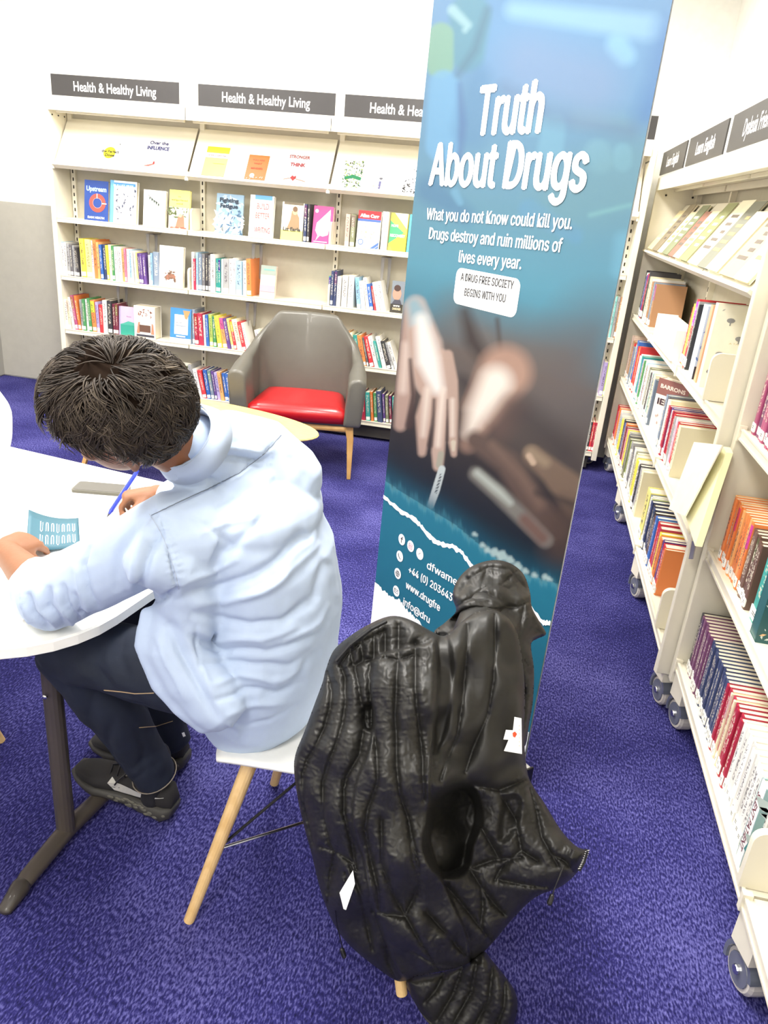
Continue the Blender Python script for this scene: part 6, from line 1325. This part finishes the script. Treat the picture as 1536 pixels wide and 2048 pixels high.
def quilt(name, outline, ctrl, seams, layers, step=2.5, roll=.055, rollw=42, puff=.020, pw=19, thick=.03, m=M_puff, seed=1, calm=None, floor=False, wrk=.8):
    """padded cloth: outline and seams are laid out on the cloth as the viewer meets it, ctrl gives true distances, puffs bulge between the seams"""
    O = smooth_poly(outline); x0, y0 = O.min(0)-step*2; x1, y1 = O.max(0)+step*2; gx = np.arange(x0, x1, step); gy = np.arange(y0, y1, step); NX, NY = len(gx), len(gy)
    P = np.stack(np.meshgrid(gx, gy, indexing='ij'), -1).reshape(-1, 2); ins = inside(P, O); e, Q = nearest_on(P, O)
    keep = ins | (e < step*1.5); P2 = np.where((~ins)[:, None] | (ins & (e < step*.35))[:, None], Q, P); idx = np.full(len(P), -1); kk = np.where(keep)[0]; idx[kk] = np.arange(len(kk)); P2 = P2[kk]; e = np.where(ins, e, 0)[kk]
    c = np.array(ctrl, float); w_ = 1/(((P2[:, None, :]-c[None, :, :2])**2).sum(-1)+200)**1.7; d = (w_*c[:, 2]).sum(1)/w_.sum(1)
    for poly, off, soft in layers:
        pp = smooth_poly(poly, 4); i2 = inside(P2, pp); e2, _ = nearest_on(P2, pp); sd = np.where(i2, e2, -e2); t = np.clip(sd/soft+.5, 0, 1); d = d+off*(t*t*(3-2*t))
    t = 1-np.clip(e/rollw, 0, 1); d = d+roll*(1-np.sqrt(np.clip(1-t*t, 0, 1)))
    near = e+3; arc = np.zeros(len(P2)); sid = np.zeros(len(P2)); second = np.full(len(P2), 99.)
    for q, pts in enumerate(seams):
        L = np.linalg.norm(np.diff(np.array(pts, float), axis=0), axis=1).sum(); n_ = max(2, len(pts)); dd, tt = poly_dist(P2, pts); k = dd < near; second = np.where(k, near, np.minimum(second, dd)); near = np.where(k, dd, near); arc = np.where(k, tt*L, arc); sid = np.where(k, q*37.1, sid)
    u = np.clip(near/pw, 0, 1); pf = np.sqrt(np.clip(u*(2-u), 0, 1))
    k_ = np.ones(len(P2)) if calm is None else 1-.85*inside(P2, smooth_poly(calm, 3))
    q3 = np.stack([(arc)*.085+sid, near*.012, sid*0], 1); wr = vnoise(q3, 1.0, seed)+.7*vnoise(np.stack([arc*.17+sid, near*.02, sid*0+3], 1), 1.0, seed+5)
    xy = np.stack([P2[:, 0]*.022, P2[:, 1]*.022, P2[:, 0]*0], 1)
    warp = np.stack([P2[:, 0]*.05+1.2*vnoise(xy, 1, seed+8), P2[:, 1]*.022+1.2*vnoise(xy, 1, seed+9), P2[:, 0]*0], 1); rid = 1-np.abs(vnoise(warp, .8, seed+2))*3
    d = d-puff*pf-wrk*k_*(.0052*wr*np.exp(-near/13)*np.clip(near/3, 0, 1)+.0030*np.clip(rid, 0, 1)*np.clip(near/8, 0, 1))-.006*vnoise(xy, .6, seed+3)
    r3 = CFW[None]+CR[None]*(P2[:, :1]-768)/CF-CU[None]*(P2[:, 1:]-1024)/CF
    if floor: d = np.minimum(d, (CH-.006)/(-r3[:, 2]))
    F3 = CO+r3*d[:, None]; dbk = d+thick*np.sqrt(np.clip(1-t*t, 0, 1))+.004
    if floor: dbk = np.minimum(dbk, (CH-.002)/(-r3[:, 2]))
    B3 = CO+r3*dbk[:, None]; n = len(F3)
    I = idx.reshape(NX, NY); a_, b2, c2, d2 = I[:-1, :-1], I[1:, :-1], I[1:, 1:], I[:-1, 1:]; ok = (a_ >= 0) & (b2 >= 0) & (c2 >= 0) & (d2 >= 0)
    f = np.stack([a_[ok], b2[ok], c2[ok], d2[ok]], -1); fb = f[:, ::-1]+n
    ed = {}
    for fa in f:
        for i in range(4): k = (fa[i], fa[(i+1) % 4]); ed[k] = 1
    side = [(b3, a3, a3+n, b3+n) for (a3, b3) in ed if (b3, a3) not in ed]
    me = bpy.data.meshes.new(name); me.from_pydata(np.concatenate([F3, B3]).tolist(), [], f.tolist()+fb.tolist()+side); me.materials.append(m)
    bm = bmesh.new(); bm.from_mesh(me); bmesh.ops.remove_doubles(bm, verts=bm.verts, dist=.00002); bmesh.ops.delete(bm, geom=[v_ for v_ in bm.verts if not v_.link_faces], context='VERTS'); bm.to_mesh(me); bm.free()
    me.polygons.foreach_set('use_smooth', [True]*len(me.polygons))
    o = bpy.data.objects.new(name, me); COL.objects.link(o); o.parent = jk; o.matrix_parent_inverse = parent_inv(jk); return o
OUT = [(652, 1338), (668, 1300), (700, 1272), (735, 1250), (772, 1234), (800, 1233), (830, 1244), (862, 1262), (885, 1272), (905, 1262), (930, 1238), (960, 1222), (1000, 1224), (1032, 1260), (1046, 1330), (1050, 1400), (1048, 1470), (1054, 1540), (1066, 1572), (1090, 1608), (1122, 1660), (1152, 1692), (1174, 1702), (1168, 1724), (1148, 1752), (1118, 1775), (1070, 1795), (1025, 1838), (990, 1880), (955, 1915), (915, 1935), (870, 1945), (835, 1952), (808, 1962), (790, 1960), (760, 1940), (715, 1905), (680, 1868), (655, 1820), (638, 1770), (625, 1715), (610, 1660), (596, 1600), (588, 1540), (592, 1505), (608, 1465), (632, 1400), (645, 1365)]
CTRL = [(655, 1340, 1.45), (700, 1300, 1.44), (780, 1250, 1.46), (850, 1270, 1.44), (630, 1440, 1.43), (600, 1540, 1.44), (612, 1650, 1.46), (640, 1760, 1.51), (700, 1880, 1.56), (790, 1945, 1.60), (740, 1400, 1.40), (700, 1500, 1.39), (690, 1620, 1.40), (720, 1750, 1.45), (790, 1400, 1.385), (780, 1550, 1.375), (800, 1700, 1.40), (830, 1850, 1.50), (850, 1400, 1.375), (860, 1550, 1.38), (860, 1700, 1.42), (880, 1850, 1.52),
        (900, 1300, 1.43), (900, 1450, 1.43), (960, 1240, 1.49), (960, 1350, 1.465), (960, 1500, 1.48), (1030, 1300, 1.52), (1035, 1450, 1.51), (1040, 1560, 1.53), (940, 1620, 1.54), (960, 1720, 1.54), (1000, 1820, 1.55), (930, 1900, 1.56), (1060, 1700, 1.52), (1110, 1720, 1.51), (1160, 1710, 1.49), (1090, 1630, 1.55)]
SEAMS = [[(656, 1342), (663, 1383), (661, 1412), (649, 1455), (629, 1497), (615, 1519), (605, 1548), (607, 1603), (617, 1650), (627, 1690)], [(682, 1332), (690, 1354), (692, 1400), (685, 1447), (676, 1478), (654, 1537), (645, 1564), (647, 1634), (658, 1681), (668, 1703)], [(709, 1332), (716, 1363), (724, 1417), (727, 1455), (719, 1509), (694, 1551), (688, 1580), (688, 1626), (704, 1689), (712, 1740)],
         [(743, 1332), (739, 1375), (744, 1434), (754, 1509), (755, 1564), (735, 1619), (730, 1658), (742, 1720), (756, 1780), (760, 1822)], [(795, 1324), (792, 1383), (791, 1434), (794, 1540), (800, 1590), (815, 1632), (833, 1715), (838, 1748)], [(831, 1285), (831, 1378), (838, 1452), (845, 1520), (848, 1600)], [(763, 1640), (763, 1726), (783, 1783), (806, 1823), (840, 1883), (881, 1945)], [(818, 1640), (826, 1720), (840, 1769), (812, 1826)],
         [(640, 1694), (671, 1703), (706, 1726)], [(671, 1703), (660, 1755), (654, 1812), (665, 1850)], [(746, 1823), (775, 1829), (809, 1832)], [(757, 1835), (772, 1883), (777, 1926), (790, 1955)], [(852, 1823), (886, 1860), (926, 1906), (945, 1922)], [(878, 1755), (915, 1797), (949, 1840), (981, 1880)], [(941, 1740), (963, 1775), (992, 1812), (1009, 1829)], [(963, 1775), (966, 1810), (961, 1852)],
         [(743, 1319), (768, 1315), (795, 1320), (825, 1310)], [(709, 1332), (725, 1322), (743, 1319)], [(748, 1270), (748, 1315)], [(770, 1262), (770, 1315)], [(797, 1250), (797, 1320)], [(722, 1282), (726, 1322)], [(700, 1296), (706, 1330)], [(680, 1332), (695, 1310), (722, 1286), (770, 1262)], [(700, 1730), (722, 1790), (735, 1850), (745, 1900)],
         [(936, 1250), (936, 1273), (933, 1308), (925, 1400), (915, 1470), (893, 1520), (880, 1560)], [(990, 1230), (991, 1287), (987, 1360), (975, 1430), (945, 1500), (930, 1544)], [(905, 1585), (950, 1572), (1000, 1580), (1050, 1560)], [(1060, 1577), (1074, 1626), (1083, 1673), (1102, 1708), (1116, 1731)], [(1005, 1595), (1032, 1640), (1042, 1700), (1075, 1722)], [(1042, 1700), (1000, 1740), (990, 1760)], [(960, 1650), (1000, 1720)], [(945, 1735), (985, 1720), (1042, 1715)], [(1100, 1708), (1130, 1722), (1150, 1748)], [(1000, 1760), (1050, 1770), (1095, 1775)],
         [(820, 1900), (870, 1930), (915, 1932)], [(690, 1745), (700, 1800)]]
LAY = [([(745, 1325), (800, 1300), (850, 1290), (872, 1285), (876, 1378), (864, 1493), (858, 1609), (858, 1678), (884, 1760), (935, 1880), (925, 1960), (820, 1970), (752, 1830), (728, 1720), (706, 1650), (712, 1570), (738, 1500), (746, 1434)], -.045, 6), ([(728, 1412), (746, 1412), (748, 1456), (730, 1456)], .035, 8), ([(864, 1612), (884, 1586), (925, 1574), (950, 1592), (958, 1640), (940, 1690), (930, 1738), (895, 1752), (868, 1735), (850, 1690), (858, 1650)], .10, 20), ([(872, 1290), (895, 1275), (905, 1330), (900, 1420), (885, 1480), (868, 1490)], .012, 12), ([(1010, 1600), (1040, 1600), (1030, 1660), (1000, 1680)], .02, 16)]
jo = quilt('quilted_body', OUT, CTRL, SEAMS, LAY, calm=[(872, 1285), (960, 1225), (1035, 1260), (1050, 1540), (900, 1570), (876, 1480)])
jb = MB()
for k, yy2 in enumerate((1.36, 1.44, 1.52)):
    x_ = .02-.012*k; jb.tube([(x_-.02, yy2, .81), (x_+.03, yy2, .68), (x_+.035, yy2-.01, .52), (x_+.03, yy2-.04, .36), (x_, yy2-.06, .24)], [.04, .048, .05, .045, .035], M_puff, 12, round_=True)
jb.tube([(-.02, 1.36, .79), (-.01, 1.45, .80), (-.01, 1.54, .80)], .045, M_puff, 14, round_=True)
blob(jb, 'back_quilting', M_puff, .007, jk, smooth_it=3, disp=lambda co, no: no*(.004*vnoise(co, 5, 91))[:, None])
HOUT = [(868, 1264), (890, 1245), (912, 1222), (905, 1195), (912, 1165), (935, 1138), (965, 1124), (995, 1120), (1025, 1129), (1048, 1150), (1060, 1185), (1064, 1215), (1080, 1245), (1092, 1268), (1074, 1278), (1062, 1290), (1068, 1340), (1066, 1400), (1058, 1450), (1050, 1492), (1030, 1480), (1015, 1400), (1000, 1330), (975, 1290), (940, 1275), (905, 1285), (885, 1282)]
HC_ = [(880, 1265, 1.53), (930, 1215, 1.60), (930, 1150, 1.67), (985, 1140, 1.68), (1040, 1160, 1.69), (985, 1190, 1.62), (1040, 1220, 1.64), (960, 1250, 1.56), (1010, 1260, 1.57), (1040, 1320, 1.60), (1085, 1268, 1.67), (1045, 1400, 1.62), (1045, 1480, 1.62)]
HS = [[(908, 1205), (935, 1160), (975, 1135), (1020, 1138), (1050, 1175)], [(945, 1192), (975, 1172), (1000, 1170), (1018, 1178)], [(1003, 1170), (1033, 1142)], [(1005, 1215), (1035, 1214), (1057, 1203)], [(1048, 1210), (1040, 1265), (1018, 1305)], [(975, 1135), (963, 1172)], [(900, 1222), (945, 1195), (965, 1185)], [(1062, 1215), (1066, 1250), (1085, 1270)], [(1035, 1320), (1048, 1380), (1042, 1450)], [(1050, 1320), (1066, 1350)]]
HL = [([(870, 1262), (890, 1243), (925, 1226), (955, 1220), (975, 1222), (940, 1240), (905, 1262), (885, 1280)], .05, 10), ([(880, 1240), (930, 1205), (980, 1195), (1008, 1212), (985, 1218), (950, 1214), (915, 1224), (885, 1244)], -.018, 7), ([(985, 1222), (1010, 1250), (1020, 1300), (1000, 1320), (985, 1270)], .03, 12)]
quilt('hood', HOUT, HC_, HS, HL, puff=.014, pw=26, rollw=30, roll=.05, thick=.05, seed=21, wrk=.8)
SO = [(812, 1965), (840, 1950), (885, 1944), (935, 1925), (965, 1902), (985, 1922), (1012, 1955), (1031, 1985), (1035, 2015), (1028, 2048), (1010, 2085), (960, 2110), (900, 2095), (868, 2060), (838, 2020)]
quilt('sleeve', SO, [(830, 1970, 1.60), (960, 1920, 1.57), (900, 1990, 1.60), (1020, 2000, 1.56), (930, 2060, 1.58), (880, 2060, 1.60)], [[(890, 1945), (872, 1980), (850, 2005)], [(925, 1935), (905, 1990), (875, 2040)], [(955, 1920), (942, 1985), (905, 2050)], [(985, 1935), (978, 2000), (945, 2060)], [(1010, 1965), (1008, 2015), (985, 2070)]], [], puff=.02, pw=18, rollw=26, roll=.05, thick=.05, seed=31, floor=True)
# neck opening, zip, labels, cords
nz = MB(); nz.tube([D3(672, 1322, 1.415), D3(700, 1290, 1.42), D3(742, 1258, 1.425), D3(772, 1243, 1.44)], [(.004, .006)]*4, mat('black_zip_tape', (14, 14, 18), .7), 8, ref=tuple(CFW)); nz.obj('collar_zip', jk, world=True)
def plate(name, pts, d, m, parent=jk, th=.0008):
    P = [D3(x, y, d if not isinstance(d, (list, tuple)) else d[i]) for i, (x, y) in enumerate(pts)]; n = len(P); off = V(tuple(CFW))*th*2
    return MB().add(P+[p+off for p in P], [tuple(range(n)), tuple(reversed(range(n, 2*n)))]+[(k, k+n, (k+1) % n+n, (k+1) % n) for k in range(n)], m).obj(name, parent, world=True)
bvj = BVHTree.FromPolygons([tuple(v.co) for v in jo.data.vertices], [tuple(p.vertices) for p in jo.data.polygons])
def dj(x, y, back=.004):
    h = bvj.ray_cast(V(tuple(CO)), V(tuple(ray(x, y))).normalized()); 
    return 1.45 if h[0] is None else float(np.dot(np.array(h[0])-CO, CFW))-back
M_tag = mat('white_satin_label', (240, 240, 238), .5)
def dmin(pts, back=.006): return min(dj(x, y, back) for x, y in pts)
p1 = [(1029, 1434), (1043, 1437), (1044, 1508), (1008, 1502), (1018, 1478), (1026, 1460)]; d1 = dmin(p1)
cl = plate('care_label', p1, d1, M_tag); p2 = [(1012, 1460), (1027, 1461), (1025, 1480), (1007, 1479)]; plate('care_label', p2, d1+.002, M_tag)
q = MB(); c_ = D3(1029, 1470, d1-.002); q.add([D3(x, y, d1-.0015) for x, y in [(1025, 1466), (1030, 1463), (1034, 1468), (1030, 1475), (1026, 1473)]], [(0, 1, 2, 3, 4)], mat('orange_mark', (206, 74, 30), .6))
for k in range(6): q.add([D3(1038+a, 1450+k*8+b_, d1-.0015) for a, b_ in ((0, 0), (1.4, 0), (1.4, 3), (0, 3))], [(0, 1, 2, 3)], mat('tan_mark', (214, 196, 170), .6))
q.obj('label_mark', cl, world=True)
p3 = [(706, 1741), (710, 1768), (692, 1820), (687, 1818), (679, 1786)]; plate('paper_tag', p3, dmin(p3, .01), mat('white_card_tag', (250, 250, 250), .6))
# front zip teeth along the hem corner, drawcord, sliders
zt = MB(); 
for k in range(9):
    t_ = k/8; x, y = 1174-14*t_**1.3, 1702+34*t_; p = D3(x, y, 1.475); r_ = V(tuple(CR)); u_ = V(tuple(CU)); a = (r_*.9+u_*.35).normalized(); b2 = V((-a.z*0, 0, 0)); zt.tube([p-a*.004, p+a*.005], .0011, M_chrome, 6)
zt.obj('zip_teeth', jk, world=True)
zp = MB(); zp.tube([D3(1174, 1700, 1.478), D3(1168, 1722, 1.478), D3(1158, 1740, 1.479)], [(.003, .006)]*3, mat('black_zip_tape', (14, 14, 18)), 8, ref=tuple(CFW)); zp.tube([D3(1147, 1700, 1.462), D3(1141, 1715, 1.460)], [(.004, .003)]*2, M_black, 8); zp.obj('zip_slider', jk, world=True)
dc = MB().tube([D3(1128, 1730, 1.47), D3(1118, 1755, 1.468), D3(1108, 1780, 1.468), D3(1103, 1797, 1.468)], .0013, M_black, 6).obj('drawcord', jk, world=True)
MB().tube([D3(1104, 1792, 1.468), D3(1099, 1806, 1.468)], [(.0045, .004), (.0055, .005)], M_black, 10, round_=True).obj('cord_stopper', dc, world=True)
dc = MB().tube([D3(668, 1800, 1.50), D3(674, 1850, 1.53), D3(686, 1900, 1.56)], .0013, M_black, 6).obj('drawcord', jk, world=True)
MB().tube([D3(684, 1900, 1.56), D3(688, 1912, 1.56)], [(.005, .005)]*2, M_black, 10, round_=True).obj('cord_stopper', dc, world=True)
